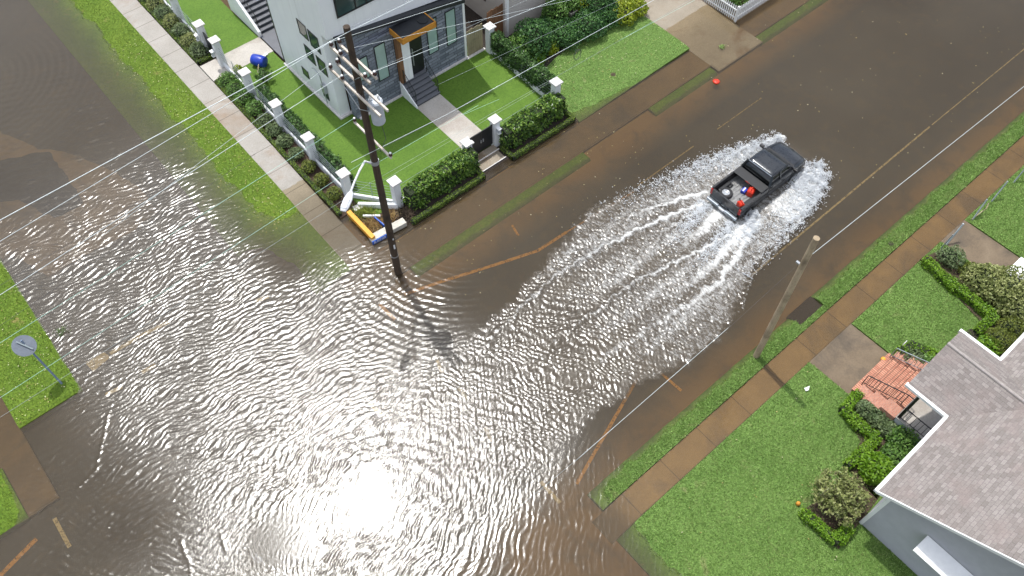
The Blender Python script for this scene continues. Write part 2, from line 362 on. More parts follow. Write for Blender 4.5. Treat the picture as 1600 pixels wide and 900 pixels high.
# ------------------------------------------------------------------ ground levels (water surface is z = 0)
def sstep(a, b, x):
    t = np.clip((x - a) / (b - a), 0, 1); return t * t * (3 - 2 * t)
def wob(x, y, s=1.0, seed=0.0):
    return (np.sin(x * 1.7 * s + 1.3 + seed) * np.cos(y * 1.3 * s + .7 * seed) + .6 * np.sin(x * 3.9 * s - y * 2.7 * s + seed * 2.1) + .4 * np.sin(x * 7.3 * s + y * 6.1 * s + 3 * seed)) / 2.0
ROAD_Z = -0.31
REG = []      # name, label, material, x0, x1, y0, y1, z function, grid step
def reg(*a): REG.append(a)
fz = lambda z: (lambda x, y: z + 0 * x)
reg('pavement', 'pale concrete pavement beside the side street, its near end under water', 'side', 8.85, 10.2, 22.95, 160, lambda x, y: .14 * sstep(28.6, 34, y) - .20 * sstep(30.3, 25.0, y), .5)
reg('pavement', 'flooded concrete pavement along the front hedge and driveway', 'drowned', 10.2, 160, 21.15, 22.93, lambda x, y: -.20 + .08 * sstep(25, 33, x), 1.0)
reg('pavement', 'flooded concrete pavement corner beside the wooden utility pole', 'drowned', 8.0, 10.2, 20.9, 22.95, lambda x, y: -.20 - .10 * sstep(9.6, 8.2, x) - .10 * sstep(21.8, 20.9, y), .2)
reg('pavement', 'thin wet concrete pavement between two strips of coarse lawn', 'wetside', 9.3, 160, 4.45, 5.66, lambda x, y: -.022 - .26 * sstep(11.2, 9.3, x), .25)
reg('verge', 'sunlit grass verge sloping into the flooded side street', 'verge', 4.9, 8.85, 22.9, 160, lambda x, y: .16 - .42 * sstep(8.5, 5.1, x + .22 * wob(x, y, .8) + .10 * wob(x, y, 2.3)) - .25 * sstep(30.0, 26.2, y + .4 * (8.3 - x) + .3 * wob(x, y, .9, 2)), .12)
for k, (a, b) in enumerate(((11.2, 23.3), (28.55, 33.9), (37.9, 160))):
    reg('verge', 'drowned grass strip showing green through the water', 'verge', a, b, 20.45, 21.12, lambda x, y: -.15 + .03 * wob(x, y, 1.2) - .14 * sstep(20.62, 20.45, y + .06 * wob(x, y, 2.)), .12)
reg('verge', 'long green grass verge between the road and the wet pavement', 'lawn', 9.95, 23.5, 5.68, 6.65, lambda x, y: .05 + .025 * wob(x, y, 1.1) - .24 * sstep(6.15, 6.85, y + .14 * wob(x, y, 1.4) + .06 * wob(x, y, 4.)) - .14 * sstep(10.9, 9.9, x + .12 * wob(x, y, 2.)), .08)
reg('verge', 'long green grass verge beyond the kerb cut', 'lawn', 25.3, 160, 5.68, 6.72, lambda x, y: .06 + .03 * wob(x, y, 1.1) - .24 * sstep(6.2, 6.9, y + .15 * wob(x, y, 1.4) + .06 * wob(x, y, 4.)) , .1)
reg('verge', 'narrow grass strip beside the kerb cut', 'lawn', 23.4, 25.35, 5.68, 5.98, fz(.03), .2)
reg('lawn', 'smooth bright turf in front of the white house', 'turf', 11.45, 24.35, 24.75, 31.95, fz(.14), 1.0)
reg('lawn', 'smooth bright turf beside the white house', 'turf', 11.45, 14.3, 31.95, 140, fz(.14), 1.0)
reg('lawn', 'neighbouring lawn dipping into the flood at its near corner', 'lawn', 24.75, 34.0, 22.93, 31.0, lambda x, y: .15 - .24 * sstep(1.9, .0, (y - 22.93) + (x - 24.7) * .22 + .25 * wob(x, y, 1.0)) - .06 * sstep(23.3, 22.93, y), .15)
reg('lawn', 'coarse green lawn in front of the grey shingled house', 'lawn', 9.55, 22.2, -12, 4.43, lambda x, y: .10 + .02 * wob(x, y, .9) - .30 * sstep(11.0, 9.5, x + .2 * wob(x, y) + .1 * wob(x, y, 2.6)) - .05 * sstep(4.0, 4.45, y), .15)
reg('lawn', 'coarse green lawn beside the grey entrance path', 'lawn', 25.45, 33.0, -3, 4.43, lambda x, y: .10 + .02 * wob(x, y, .9) - .05 * sstep(4.1, 4.45, y), .2)
reg('lawn', 'lawn behind the row of bare metal fence posts', 'lawn', 35.2, 160, -25, 4.43, lambda x, y: .10 + .02 * wob(x, y, .9) - .05 * sstep(4.1, 4.45, y), .5)
reg('lawn', 'far corner lawn with a round street sign', 'verge', -7.4, -4.45, 25.35, 160, lambda x, y: .13 - .16 * sstep(-4.75, -4.42, x + .1 * wob(x, y)) - .1 * sstep(25.5, 25.33, y), .15)
reg('pavement', 'brown pavement at the far corner of the crossing', 'drowned', -9.6, -7.42, 21.3, 160, lambda x, y: -.17 + 0 * x, .3)
reg('lawn', 'small grass corner beyond the wet pavement', 'verge', -160, -8.75, 21.25, 24.1, lambda x, y: .10 - .14 * sstep(-9.3, -8.7, x + .15 * wob(x, y)) - .1 * sstep(21.6, 21.2, y), .3)
reg('lawn', 'grass patch at the edge of the far pavement', 'verge', -160, -9.0, 25.2, 160, fz(.06), .6)
reg('driveway', 'stained concrete driveway running down into the flood', 'drive', 34.02, 38.1, 20.5, 60, lambda x, y: -.11 + .26 * sstep(22.0, 29.0, y), .5)
reg('driveway', 'flooded pavement crossing at the kerb cut', 'soil', 23.5, 25.3, 6.0, 6.75, fz(-.10), .4)
reg('path', 'pale concrete path from the black gate to the grey front steps', 'walk', 18.12, 19.84, 24.95, 29.75, fz(.152), 1.0)
reg('path', 'pale concrete path to the side stairs of the white house', 'walk', 10.25, 14.35, 39.3, 41.0, fz(.16), 1.0)
reg('path', 'damp brown entrance path in front of the brick steps', 'entry', 22.22, 25.43, 2.18, 4.44, fz(.03), .5)
reg('path', 'wet concrete path leading to white porch steps', 'entry', 33.02, 35.18, -6, 4.44, fz(.05), .5)
reg('flower_bed', 'mulched bed between the pavement and the white posts', 'mulch', 10.25, 11.44, 25.9, 39.25, fz(.06), .5)
reg('flower_bed', 'second mulched bed beyond the side gate', 'mulch', 10.25, 11.44, 41.05, 140, fz(.06), .5)
reg('flower_bed', 'dark soil bed along the front hedge', 'soil', 11.46, 24.7, 23.1, 24.74, lambda x, y: .04 - .2 * sstep(23.5, 23.1, y), .3)
reg('flower_bed', 'dark soil strip under the tall dividing hedge', 'soil', 24.36, 24.74, 24.75, 31.0, fz(.13), .5)
reg('alley', 'dark bare ground between the white house and the neighbour', 'soil', 22.95, 60, 31.0, 60, fz(.10), 2.0)

def ground_z(x, y):
    z = np.full(x.shape, ROAD_Z)
    for r in REG:
        m = (x >= r[3]) & (x <= r[4]) & (y >= r[5]) & (y <= r[6])
        if m.any(): z[m] = r[7](x[m], y[m])
    return z

def axis(a, b, step, lim):
    """evenly stepped where it matters, growing outside"""
    n = max(1, int(round((b - a) / step))); return np.linspace(a, b, n + 1)
def clipn(v, lo, hi, step, near=(-16, 62)):
    a, b = v
    if b > near[1] + 20:
        core = axis(a, near[1], step, None); return np.concatenate([core, np.linspace(near[1], b, 8)[1:]])
    if a < near[0] - 20:
        core = axis(near[0], b, step, None); return np.concatenate([np.linspace(a, near[0], 8)[:-1], core])
    return axis(a, b, step, None)
def sheet(r):
    name, label, mat, x0, x1, y0, y1, zf, st = r
    xs = clipn((x0, x1), 0, 0, st); ys = clipn((y0, y1), 0, 0, st)
    X, Y = np.meshgrid(xs, ys); Z = zf(X, Y); nx, ny = len(xs), len(ys)
    V = np.stack([X.ravel(), Y.ravel(), Z.ravel()], 1)
    i = np.arange(nx * ny).reshape(ny, nx)
    F = np.stack([i[:-1, :-1].ravel(), i[:-1, 1:].ravel(), i[1:, 1:].ravel(), i[1:, :-1].ravel()], 1)
    rim = np.concatenate([i[0, :], i[1:, -1], i[-1, -2::-1], i[-2:0:-1, 0]])
    top = V[rim].copy(); low = top.copy(); low[:, 2] = -.45; b = len(V); m = len(rim); k = np.arange(m); k1 = (k + 1) % m
    sk = np.stack([b + k, b + m + k, b + m + k1, b + k1], 1)
    o = npmesh(name, np.vstack([V, top, low]), np.vstack([F, sk]), M[mat], smooth=True)
    o.data.polygons.foreach_set('use_smooth', np.concatenate([np.ones(len(F), bool), np.zeros(m, bool)]))
    return tag(o, label, name.replace('_', ' '), kind='structure')
for r in REG: sheet(r)

# road: one sheet to the horizon, wet asphalt with silt
t = NT('flooded_asphalt'); p = t.pos()
n = t.noise(.16, 6, .6, p, .4); n2 = t.noise(1.3, 6, .7, p); n3 = t.noise(30, 3, .7, p)
c = t.ramp(n, [(.35, (.060, .058, .054)), (.65, (.085, .078, .066))]); c = t.mix(t.range(n2, .5, .75), c, (.115, .088, .055)); c = t.mix(.25, c, t.ramp(n3, [(.3, (.2,) * 3), (.75, (.85,) * 3)]), 'OVERLAY')
g = t.n('ShaderNodeSeparateXYZ'); t.l(p, g.inputs[0])
# fine silt settled in both gutters of the long street
silt = t.math('MAXIMUM', t.range(g.outputs[1], 8.6, 6.9), t.math('MULTIPLY', t.range(g.outputs[1], 18.6, 20.3), t.range(g.outputs[0], 8.0, 11.0)))
silt = t.math('MULTIPLY', silt, t.range(t.noise(.5, 5, .65, p, .3), .2, .55))
c = t.mix(silt, c, (.33, .185, .065)); t.base(c); t.b.inputs['Roughness'].default_value = .9
road = npmesh('road', [(-1500, -1500, ROAD_Z), (1500, -1500, ROAD_Z), (1500, 1500, ROAD_Z), (-1500, 1500, ROAD_Z)], [(0, 1, 2, 3)], t.m)
tag(road, 'flooded asphalt crossing of two streets', 'road', kind='structure')
ground = npmesh('ground', [(-1500, -1500, -.5), (1500, -1500, -.5), (1500, 1500, -.5), (-1500, 1500, -.5)], [(0, 1, 2, 3)], M['soil'])
tag(ground, 'bare earth under the streets', 'ground', kind='structure')

def flat(name, poly, z, mat, label, cat):
    if name == 'road_patch':
        q = []; rr_ = random.Random(len(label))
        for a, b in zip(poly, poly[1:] + poly[:1]):
            n_ = max(2, int(math.hypot(b[0] - a[0], b[1] - a[1]) / .35)); q += [(a[0] + (b[0] - a[0]) * k / n_ + rr_.gauss(0, .05), a[1] + (b[1] - a[1]) * k / n_ + rr_.gauss(0, .05)) for k in range(n_)]
        poly = q
    mb = MB(); mb.prism(poly, z - .003, z); o = mb.build(name, mat); tag(o, label, cat, kind='structure'); return o
M['patch'] = concrete('tan_road_concrete', (.20, .135, .072), (.30, .20, .105), (.12, .095, .07))
M['tar'] = plain('dark_tar_patch', (.05, .052, .055), .9, var=.25, scale=5)
A = lambda *q: [at(x, y, ROAD_Z) for x, y in q]
flat('road_patch', A((-80, 300), (0, 205), (60, 232), (100, 236), (165, 262), (215, 290), (248, 332), (200, 366), (140, 395), (75, 432), (20, 400), (-60, 440)), ROAD_Z + .006, M['patch'], 'tan concrete repair in the flooded side street', 'road patch')
flat('road_patch', A((-60, 262), (75, 236), (80, 243), (133, 315), (118, 326), (84, 342), (30, 312), (-60, 330)), ROAD_Z + .012, M['tar'], 'dark asphalt square inside the tan repair', 'road patch')

# painted markings (each paint colour of a line is one worn stripe)
def worn(name, col):
    t = NT(name); n = t.noise(9, 5, .75, t.pos()); t.base(col); t.b.inputs['Roughness'].default_value = .8
    tr = t.n('ShaderNodeBsdfTransparent'); m = t.n('ShaderNodeMixShader'); t.l(t.range(n, .40, .50, .25, 1), m.inputs[0])
    t.l(tr.outputs[0], m.inputs[1]); t.l(t.b.outputs[0], m.inputs[2]); t.l(m.outputs[0], t.out.inputs['Surface']); return t.m
M['pyel'] = worn('cream_road_paint', (.80, .62, .30)); M['porg'] = worn('orange_road_paint', (.85, .38, .05)); M['pdim'] = worn('faded_road_paint', (.55, .40, .16))
def stripe(pts, w, mat, label):
    mb = MB(); z = ROAD_Z + .02
    for (a, b) in zip(pts[:-1], pts[1:]): mb.beam((a[0], a[1], z), (b[0], b[1], z), w, .004)
    tag(mb.build('road_marking', mat), label, 'road marking', 'painted road markings', 'structure')
stripe([(19.9, 9.5), (40.0, 9.6)], .10, M['pyel'], 'long thin yellow line beside the parking lane')
stripe([(40.2, 9.6), (60, 9.6)], .06, M['pyel'], 'thin far end of the yellow parking line')
stripe([(16.6, 9.7), (16.7, 7.4)], .13, M['porg'], 'short orange bar of a parking bay end')
stripe([(16.4, 9.45), (9.95, 7.3)], .15, M['porg'], 'slanted orange line by the grass verge')
stripe([at(632, 460, -.3), at(690, 440, -.3), at(770, 415, -.3), at(840, 392, -.3), at(885, 363, -.3)], .17, M['porg'], 'slanted orange line by the utility pole')
stripe([at(885, 363, -.3), at(990, 300, -.3)], .10, M['porg'], 'orange parking line meeting the wake')
stripe([(24, 17.45), (28.5, 17.45)], .07, M['pdim'], 'faint yellow line beside the spray'); stripe([(30.5, 17.45), (34.4, 17.45)], .06, M['pdim'], 'faint yellow dash further up the street')
stripe([at(800, 352, -.3), at(810, 368, -.3)], .12, M['porg'], 'small orange tick near the slanted line')
for (a, b, lb) in (((593, 475), (617, 500), 'orange crossing bar nearest the utility pole'), ((683, 563), (691, 583), 'cream crossing bar in the middle of the crossing'), ((577, 629), (597, 650), 'pale crossing bar in the glittering water'),
                   ((716, 606), (731, 624), 'pale crossing bar beside the rippled wake'), ((845, 753), (875, 786), 'cream crossing bar off the end of the verge'), ((85, 810), (109, 855), 'cream crossing bar by the small grass corner'),
                   ((758, 668), (768, 690), 'pale crossing bar near the sun glare'), ((-20, 920), (57, 842), 'orange line beside the small grass corner')):
    stripe([at(*a, -.3), at(*b, -.3)], .17 if 'bar' in lb else .2, M['porg' if 'orange' in lb else 'pyel'], lb)
for (a, b, lb) in (((172, 553), (225, 522), 'cream stop line leading from the wide pad'), ((225, 522), (264, 503), 'far worn end of the cream stop line'), ((165, 617), (191, 604), 'cream dash nearest the sign corner'), ((222, 582), (243, 570), 'cream dash in front of the glitter'), ((400, 470), (420, 464), 'small orange dash near the drowned verge')):
    stripe([at(*a, -.3), at(*b, -.3)], .2, M['pyel'], lb)
flat('road_marking', A((133, 567), (162, 550), (173, 558), (146, 581)), ROAD_Z + .02, M['pyel'], 'wide cream pad at the end of the stop line', 'road marking')

# ------------------------------------------------------------------ water: one sheet whose ripples, wake and foam are modelled
def grow(a, lim, f=1.35, s0=.12):
    out = []; s = s0; x = a
    sg = 1 if lim > a else -1
    while (lim - x) * sg > 0: s *= f; x += sg * s; out.append(x)
    return out
STEP = .04
gx = np.arange(-11.6, 33.6, STEP); gy = np.arange(-7.6, 43.0, STEP)
gx = np.concatenate([np.array(grow(gx[0], -1400))[::-1], gx, grow(gx[-1], 60, 1.02, .1), ]); gx = np.concatenate([gx, grow(gx[-1], 1400, 1.5, 2)])
gy = np.concatenate([np.array(grow(gy[0], -1400))[::-1], gy, grow(gy[-1], 60, 1.02, .1)]); gy = np.concatenate([gy, grow(gy[-1], 1400, 1.5, 2)])
WX, WY = np.meshgrid(gx, gy); shp = WX.shape
def seg_d(x, y, pts):
    """distance to a polyline and the position along it 0..1"""
    P = np.array(pts, float); L = np.hypot(*(P[1:] - P[:-1]).T); tot = L.sum(); best = np.full(x.shape, 1e9); s = np.zeros(x.shape); acc = 0
    for a, b, l in zip(P[:-1], P[1:], L):
        d = (b - a) / l; t = np.clip((x - a[0]) * d[0] + (y - a[1]) * d[1], 0, l); q = np.hypot(x - a[0] - d[0] * t, y - a[1] - d[1] * t)
        m = q < best; best[m] = q[m]; s[m] = (acc + t[m]) / tot; acc += l
    return best, s
def group(x, y, n, lam, ang, spread, seed, jit=0.0):
    """sum of n plane waves, rms slope 1"""
    r = np.random.default_rng(seed); h = np.zeros(x.shape, np.float32)
    for i in range(n):
        l = math.exp(r.uniform(math.log(lam[0]), math.log(lam[1]))); k = 2 * PI / l; a = math.radians(ang + r.normal(0, spread))
        h += (1 / k) * np.sin(k * (x * math.cos(a) + y * math.sin(a)) + r.uniform(0, 2 * PI)).astype(np.float32)
    return h * math.sqrt(2 / n)
X1 = WX + .5 * wob(WX, WY, .35, 1.0) + .10 * wob(WX, WY, 1.5, 2.0); Y1 = WY + .5 * wob(WX, WY, .33, 4.0) + .10 * wob(WX, WY, 1.4, 7.0)
# bend the ripples round the drowned corner
bend = sstep(22, 12, WY) * sstep(14, 6, WX)
patchy = .78 + .22 * (wob(WX, WY, .42, 5.) + 1) / 1.2
# wake outline
vL = np.interp(WX, [-8, -3, 3, 9.4, 12.1, 13.8, 16.5, 20.4, 22.2, 24.2, 27.4, 30, 33], [13.2, 14, 15.0, 15.7, 16.1, 16.2, 16.9, 17.8, 17.5, 16.95, 16.2, 15.5, 14.8])
vR = np.interp(WX, [-8, -3, 3, 8.7, 11, 13.3, 15.6, 17.9, 20, 22, 23.2, 25.3, 27.3, 29.4, 31.5, 33], [11, 10, 9.6, 8.9, 8.9, 8.9, 8.7, 8.0, 8.0, 8.5, 9.1, 9.65, 9.8, 10.2, 10.8, 12.0])
edge = np.minimum(vL - WY, WY - vR) + .25 * wob(WX, WY, 1.6)
wake = sstep(-.1, .35, edge) * sstep(33, 31.5, WX)
wake_near = wake * sstep(3, 15, WX)
calm = np.exp(-(((WX + .9 + .35 * wob(WX, WY, .8)) / 2.2) ** 2 + ((WY - 13.5 + .3 * wob(WX, WY, .9, 4)) / 1.7) ** 2) ** 2); glare = np.exp(-(((WX - 2.6) / 1.6) ** 2 + ((WY - 12.6) / 1.5) ** 2) ** 2)
west = sstep(12.5, 8.5, WX) * sstep(41, 33, WY) * sstep(6.5, 9.5, WY) * sstep(-6.5, -2.0, WX + .22 * (WY - 22)) * (1 - .85 * sstep(4.3, 6.8, WX) * sstep(22.6, 25.2, WY))
mid = sstep(10, 13, WX) * sstep(24, 20, WY)
H = np.zeros(shp, np.float32)
gW = group(X1, Y1, 64, (.115, .32), 80, 13, 1); gW2 = group(X1, Y1, 56, (.115, .30), 116, 16, 2)
H += gW * (west * (1 - .75 * bend) * (1 - wake_near) * .20 * patchy) + gW2 * (west * bend * .17 * (1 - wake_near) * patchy)
band = .80 + .20 * np.sin(WY * 3.1 + .5 * wob(WX, WY, .25, 3.) + .12 * WX) + .12 * np.sin(WY * 6.7 - .1 * WX + wob(WX, WY, .3, 1.))
gC = group(X1, Y1, 74, (.11, .34), 30, 38, 3)
H += gC * (wake_near * band * (.18 + .07 * sstep(26, 16, WX)))
gN = group(WX + .3 * wob(WX, WY, .2, 2.), WY, 14, (.3, .55), 60, 20, 4)
north = sstep(24, 34, WY) * sstep(9, 7, WX) * (1 - .75 * west)
H += gN * north * .075
d1 = np.hypot(WX + 1.0, WY - 49); H += (np.sin(d1 * 14) / 14 * north * .07 * np.exp(-((d1 - 6) / 5) ** 2)).astype(np.float32)
south = sstep(10.5, 8.5, WY) * sstep(16, 11, WX)
gS = group(X1, Y1, 36, (.12, .34), 128, 10, 5); H += gS * south * .04 * (1 - wake_near)
sw = sstep(-1.5, -5, WX) * sstep(26, 22, WY); gSW = group(X1, Y1, 36, (.15, .40), 60, 25, 6); H += gSW * sw * .09 * (1 - west * .6)
corner = np.exp(-((WX - 9.5) / 4.0) ** 2 - ((WY - 19.3) / 2.6) ** 2)
d2 = np.hypot(WX - 15.5, WY - 21.8); H += (np.sin(d2 * 17 + .8 * wob(WX, WY, .6)) / 17 * .10 * corner).astype(np.float32)
rest = np.clip(1 - wake - west - north - south - sw, 0, 1); gR = group(WX, WY, 22, (.22, .5), 100, 60, 7)
H += gR * (.010 + .012 * rest) 
d3 = np.hypot(WX - 2.5, WY - 11.0); H += (np.sin(d3 * 11) / 11 * .05 * np.exp(-((d3 - 3.2) / 1.5) ** 2) * (WX > 2.0)).astype(np.float32)
H *= (1 - .90 * calm) * (1 - .72 * glare)

# wake crests: polyline, half width, height, foam at its start, foam at its end
CREST = [([(32.7, 14.5), (29.8, 15.5), (27.4, 16.2), (24.2, 16.95), (22.2, 17.5), (20.4, 17.8), (18.6, 17.4), (16.5, 16.9)], .16, .10, .95, .35),
         ([(26.3, 14.5), (24.4, 15.3), (22.4, 15.95), (20.6, 16.3), (18.9, 16.4)], .26, .13, 1.15, .45),
         ([(25.5, 14.2), (22.3, 15.05), (19.0, 15.65), (16.5, 15.85), (14.2, 15.6), (11.0, 15.0)], .20, .12, 1.1, .45),
         ([(25.0, 13.9), (23.0, 14.25), (21.5, 13.95), (19.9, 13.5), (18.4, 12.9)], .22, .08, .9, .4),
         ([(26.0, 11.7), (23.4, 12.1), (20.5, 12.7), (18.8, 13.05), (17.1, 12.97), (14.5, 13.1), (12.0, 12.9)], .18, .10, 1.1, .4),
         ([(27.0, 11.5), (24.6, 10.8), (22.4, 10.2), (20.3, 10.3), (18.2, 10.6), (14.8, 10.9)], .35, .08, 1.1, .5),
         ([(32.4, 11.9), (31.4, 10.75), (29.4, 10.2), (27.3, 9.8), (25.3, 9.6), (23.2, 9.1), (22.2, 8.5), (20.9, 8.2), (19.6, 8.0), (17.9, 7.95)], .14, .10, 1.1, .30),
         ([(25.6, 13.1), (23.6, 13.0), (21.6, 12.9)], .60, .06, 1.15, .45),
         ([(25.9, 11.6), (23.2, 11.2), (21.0, 11.1), (18.8, 11.6)], .55, .06, 1.1, .5)]
foam = np.zeros(shp, np.float32)
ix = np.where((gx > 4) & (gx < 36))[0]; iy = np.where((gy > 3) & (gy < 21))[0]; sub = np.ix_(iy, ix)
sx, sy = WX[sub], WY[sub]; jx = sx + .16 * wob(sx, sy, 2.2, 3.) + .05 * wob(sx, sy, 6., 1.) + .035 * wob(sx, sy, 15., 4.); jy = sy + .16 * wob(sx, sy, 2.0, 6.) + .05 * wob(sx, sy, 5.5, 2.) + .035 * wob(sx, sy, 14., 3.)
fs = np.zeros(sx.shape); hs = np.zeros(sx.shape)
for pts, w, hh, f0, f1 in CREST:
    d, s = seg_d(jx, jy, pts); ww = w * .72 * (1 + .6 * s)
    fs = np.maximum(fs, 1.0 * np.exp(-(d / ww) ** 2) * (f0 + (f1 - f0) * s ** .6)); fs = np.maximum(fs, .72 * np.exp(-(d / (ww * 2.8)) ** 2) * (f0 + (f1 - f0) * s ** .6))
    hs += hh * np.exp(-(d / (ww * .9)) ** 2) * (1 - .85 * s)
# churned sheet either side of the truck and behind it
inside = wake[sub]
side = inside * sstep(19.5, 26.0, sx) * .57
fs = np.maximum(fs, side); fs = np.maximum(fs, inside * sstep(6, 20, sx) * .56 * (.55 + .45 * band[sub])); fs = np.maximum(fs, inside * sstep(0, 10, sx) * .36 * (.55 + .45 * band[sub]))
plumeR = inside * sstep(26.5, 28.5, sx) * sstep(12.3, 11.7, sy) * .78; plumeL = inside * sstep(26.0, 29.0, sx) * sstep(14.0, 14.6, sy) * .68
fs = np.maximum(fs, np.maximum(plumeR, plumeL)); hs += .16 * (plumeR + plumeL) * (.7 + .3 * wob(sx, sy, 4))
foam[sub] = fs; H[sub] += (hs + .02 * fs * wob(sx, sy, 7., 3.)).astype(np.float32)
# thin ripple wash off the small grass corner
for pts, w, k in (([at(168, 655), at(160, 690), at(150, 735), at(120, 765)], .06, .26), ([at(172, 640), at(165, 660), at(140, 680)], .05, .26), ([at(282, 845), at(295, 880), at(300, 905)], .07, .34), ([at(345, 835), at(352, 860)], .07, .4)):
    q = np.array(pts); jx0 = np.where((gx > q[:, 0].min() - 1) & (gx < q[:, 0].max() + 1))[0]; jy0 = np.where((gy > q[:, 1].min() - 1) & (gy < q[:, 1].max() + 1))[0]; sb = np.ix_(jy0, jx0)
    d, s = seg_d(WX[sb] + .05 * wob(WX[sb], WY[sb], 4), WY[sb], pts); foam[sb] = np.maximum(foam[sb], k * np.exp(-(d / w) ** 2)); H[sb] += (.012 * np.exp(-(d / w) ** 2)).astype(np.float32)
# white scum drifting over the still patch at the glare
scum = calm * np.clip(.30 + .40 * wob(WX, WY, .9, 8.), 0, .62)
foam = np.maximum(foam, scum.astype(np.float32))
# foam bits that gather along the drowned grass
depth = np.clip(-ground_z(WX, WY), 0, 2)
foam = np.maximum(foam, (.42 * np.exp(-((depth - .012) / .012) ** 2) * ((WX < 12) & (WY < 8))).astype(np.float32))
turb = 1 - np.exp(-depth / .38)
turb = np.clip(turb + .28 * wake_near + .15 * np.clip(foam, 0, 1), 0, .93)
ripple = np.clip(west + wake_near + .7 * sstep(14, 8, WX) * sstep(18, 14, WY) * sstep(7.5, 9.5, WY) + .15 * south + .2 * sw + .3 * north, 0, 1) * (1 - .8 * calm)
far = (np.abs(WX) > 70) | (np.abs(WY) > 70); H[far] = 0
i = np.arange(WX.size).reshape(shp)
F = np.stack([i[:-1, :-1].ravel(), i[:-1, 1:].ravel(), i[1:, 1:].ravel(), i[1:, :-1].ravel()], 1)
Fd = ground_z(.25 * (WX[:-1, :-1] + WX[1:, 1:] + WX[:-1, 1:] + WX[1:, :-1]), .25 * (WY[:-1, :-1] + WY[1:, 1:] + WY[:-1, 1:] + WY[1:, :-1])).ravel()
F = F[Fd < .10]

t = NT('flood_water'); p = t.pos()
def attr(n): 
    a = t.n('ShaderNodeAttribute'); a.attribute_name = n; return a.outputs['Fac']
fo, tu, ri = attr('foam'), attr('turbid'), attr('ripple')
bn = t.n('ShaderNodeBump'); bn.inputs['Distance'].default_value = .016
t.l(t.noise(10, 4, .62, p, .6), bn.inputs['Height']); t.l(t.math('ADD', t.math('MULTIPLY', ri, .50), .03), bn.inputs['Strength'])
tra = t.n('ShaderNodeBsdfTransparent'); tra.inputs['Color'].default_value = (.94, .89, .78, 1)
mud = t.n('ShaderNodeBsdfDiffuse'); t.l(t.ramp(t.noise(.22, 5, .6, p, .5), [(.3, (.052, .038, .022)), (.7, (.070, .053, .032))]), mud.inputs['Color'])
m1 = t.n('ShaderNodeMixShader'); t.l(tu, m1.inputs[0]); t.l(tra.outputs[0], m1.inputs[1]); t.l(mud.outputs[0], m1.inputs[2])
mpf = t.n('ShaderNodeMapping'); mpf.inputs['Scale'].default_value = (1.5, .62, 1.0); mpf.inputs['Rotation'].default_value = (0, 0, .45); t.l(p, mpf.inputs['Vector'])
nf = t.noise(3.6, 9, .74, mpf.outputs[0], .9); nf2 = t.noise(12, 6, .78, mpf.outputs[0], .8)
nn = t.math('ADD', t.math('MULTIPLY', nf, .45), t.math('MULTIPLY', nf2, .55))
ff = t.math('ADD', t.math('MULTIPLY', fo, .50), nn)
fm = t.range(ff, .735, .93); fm = t.math('MULTIPLY', fm, .95)
fsd = t.n('ShaderNodeBsdfDiffuse'); fsd.inputs['Color'].default_value = (.74, .74, .72, 1)
bf = t.n('ShaderNodeBump'); bf.inputs['Strength'].default_value = 1.0; bf.inputs['Distance'].default_value = .12; t.l(nn, bf.inputs['Height']); t.l(bf.outputs[0], fsd.inputs['Normal'])
m2 = t.n('ShaderNodeMixShader'); t.l(fm, m2.inputs[0]); t.l(m1.outputs[0], m2.inputs[1]); t.l(fsd.outputs[0], m2.inputs[2])
gl = t.n('ShaderNodeBsdfGlossy'); gl.inputs['Roughness'].default_value = .14; t.l(bn.outputs[0], gl.inputs['Normal'])
gl2 = t.n('ShaderNodeBsdfGlossy'); gl2.inputs['Roughness'].default_value = .34; t.l(bn.outputs[0], gl2.inputs['Normal'])
gm = t.n('ShaderNodeMixShader'); t.l(t.math('MULTIPLY', ri, .44), gm.inputs[0]); t.l(gl.outputs[0], gm.inputs[1]); t.l(gl2.outputs[0], gm.inputs[2])
fr = t.n('ShaderNodeFresnel'); fr.inputs['IOR'].default_value = 1.38; t.l(bn.outputs[0], fr.inputs['Normal'])
ffr = t.math('MULTIPLY', t.math('MULTIPLY', fr.outputs[0], t.math('ADD', 1.0, t.math('MULTIPLY', ri, 1.25))), t.math('SUBTRACT', 1.0, t.math('MULTIPLY', fm, .7)))
m3 = t.n('ShaderNodeMixShader'); t.l(ffr, m3.inputs[0]); t.l(m2.outputs[0], m3.inputs[1]); t.l(gm.outputs[0], m3.inputs[2]); t.l(m3.outputs[0], t.out.inputs['Surface'])
water = npmesh('water', np.stack([WX.ravel(), WY.ravel(), H.ravel()], 1), F, t.m, smooth=True, attrs={'foam': foam, 'turbid': turb, 'ripple': ripple})
tag(water, 'muddy flood water covering the streets', 'water', kind='structure')

# ------------------------------------------------------------------ foliage
def leaf_mesh(name, P, N, size, mat, parent=None, flat=.5, seed=0, asp=.55):
    r = np.random.default_rng(seed); n = len(P); P = np.asarray(P); N = np.asarray(N)
    nn = N * flat + r.normal(0, 1, (n, 3)) * (1 - flat) + np.array([0, 0, .25]); nn /= np.linalg.norm(nn, axis=1)[:, None] + 1e-9
    a = r.normal(0, 1, (n, 3)); a -= nn * (a * nn).sum(1)[:, None]; a /= np.linalg.norm(a, axis=1)[:, None] + 1e-9; b = np.cross(nn, a)
    s = (size * r.uniform(.55, 1.3, n))[:, None]
    V = np.stack([P - a * s, P + b * s * asp - nn * s * .12, P + a * s, P - b * s * asp - nn * s * .12], 1).reshape(-1, 3)
    return npmesh(name, V, np.arange(n * 4).reshape(n, 4), mat, parent)
def lumps(d, r, k, amp):
    L = r.normal(0, 1, (k, 3)); L /= np.linalg.norm(L, axis=1)[:, None]; s = r.uniform(.4, 1, k)
    return 1 + amp * (np.maximum(0, (d @ L.T - .72) / .28) * s).max(1)
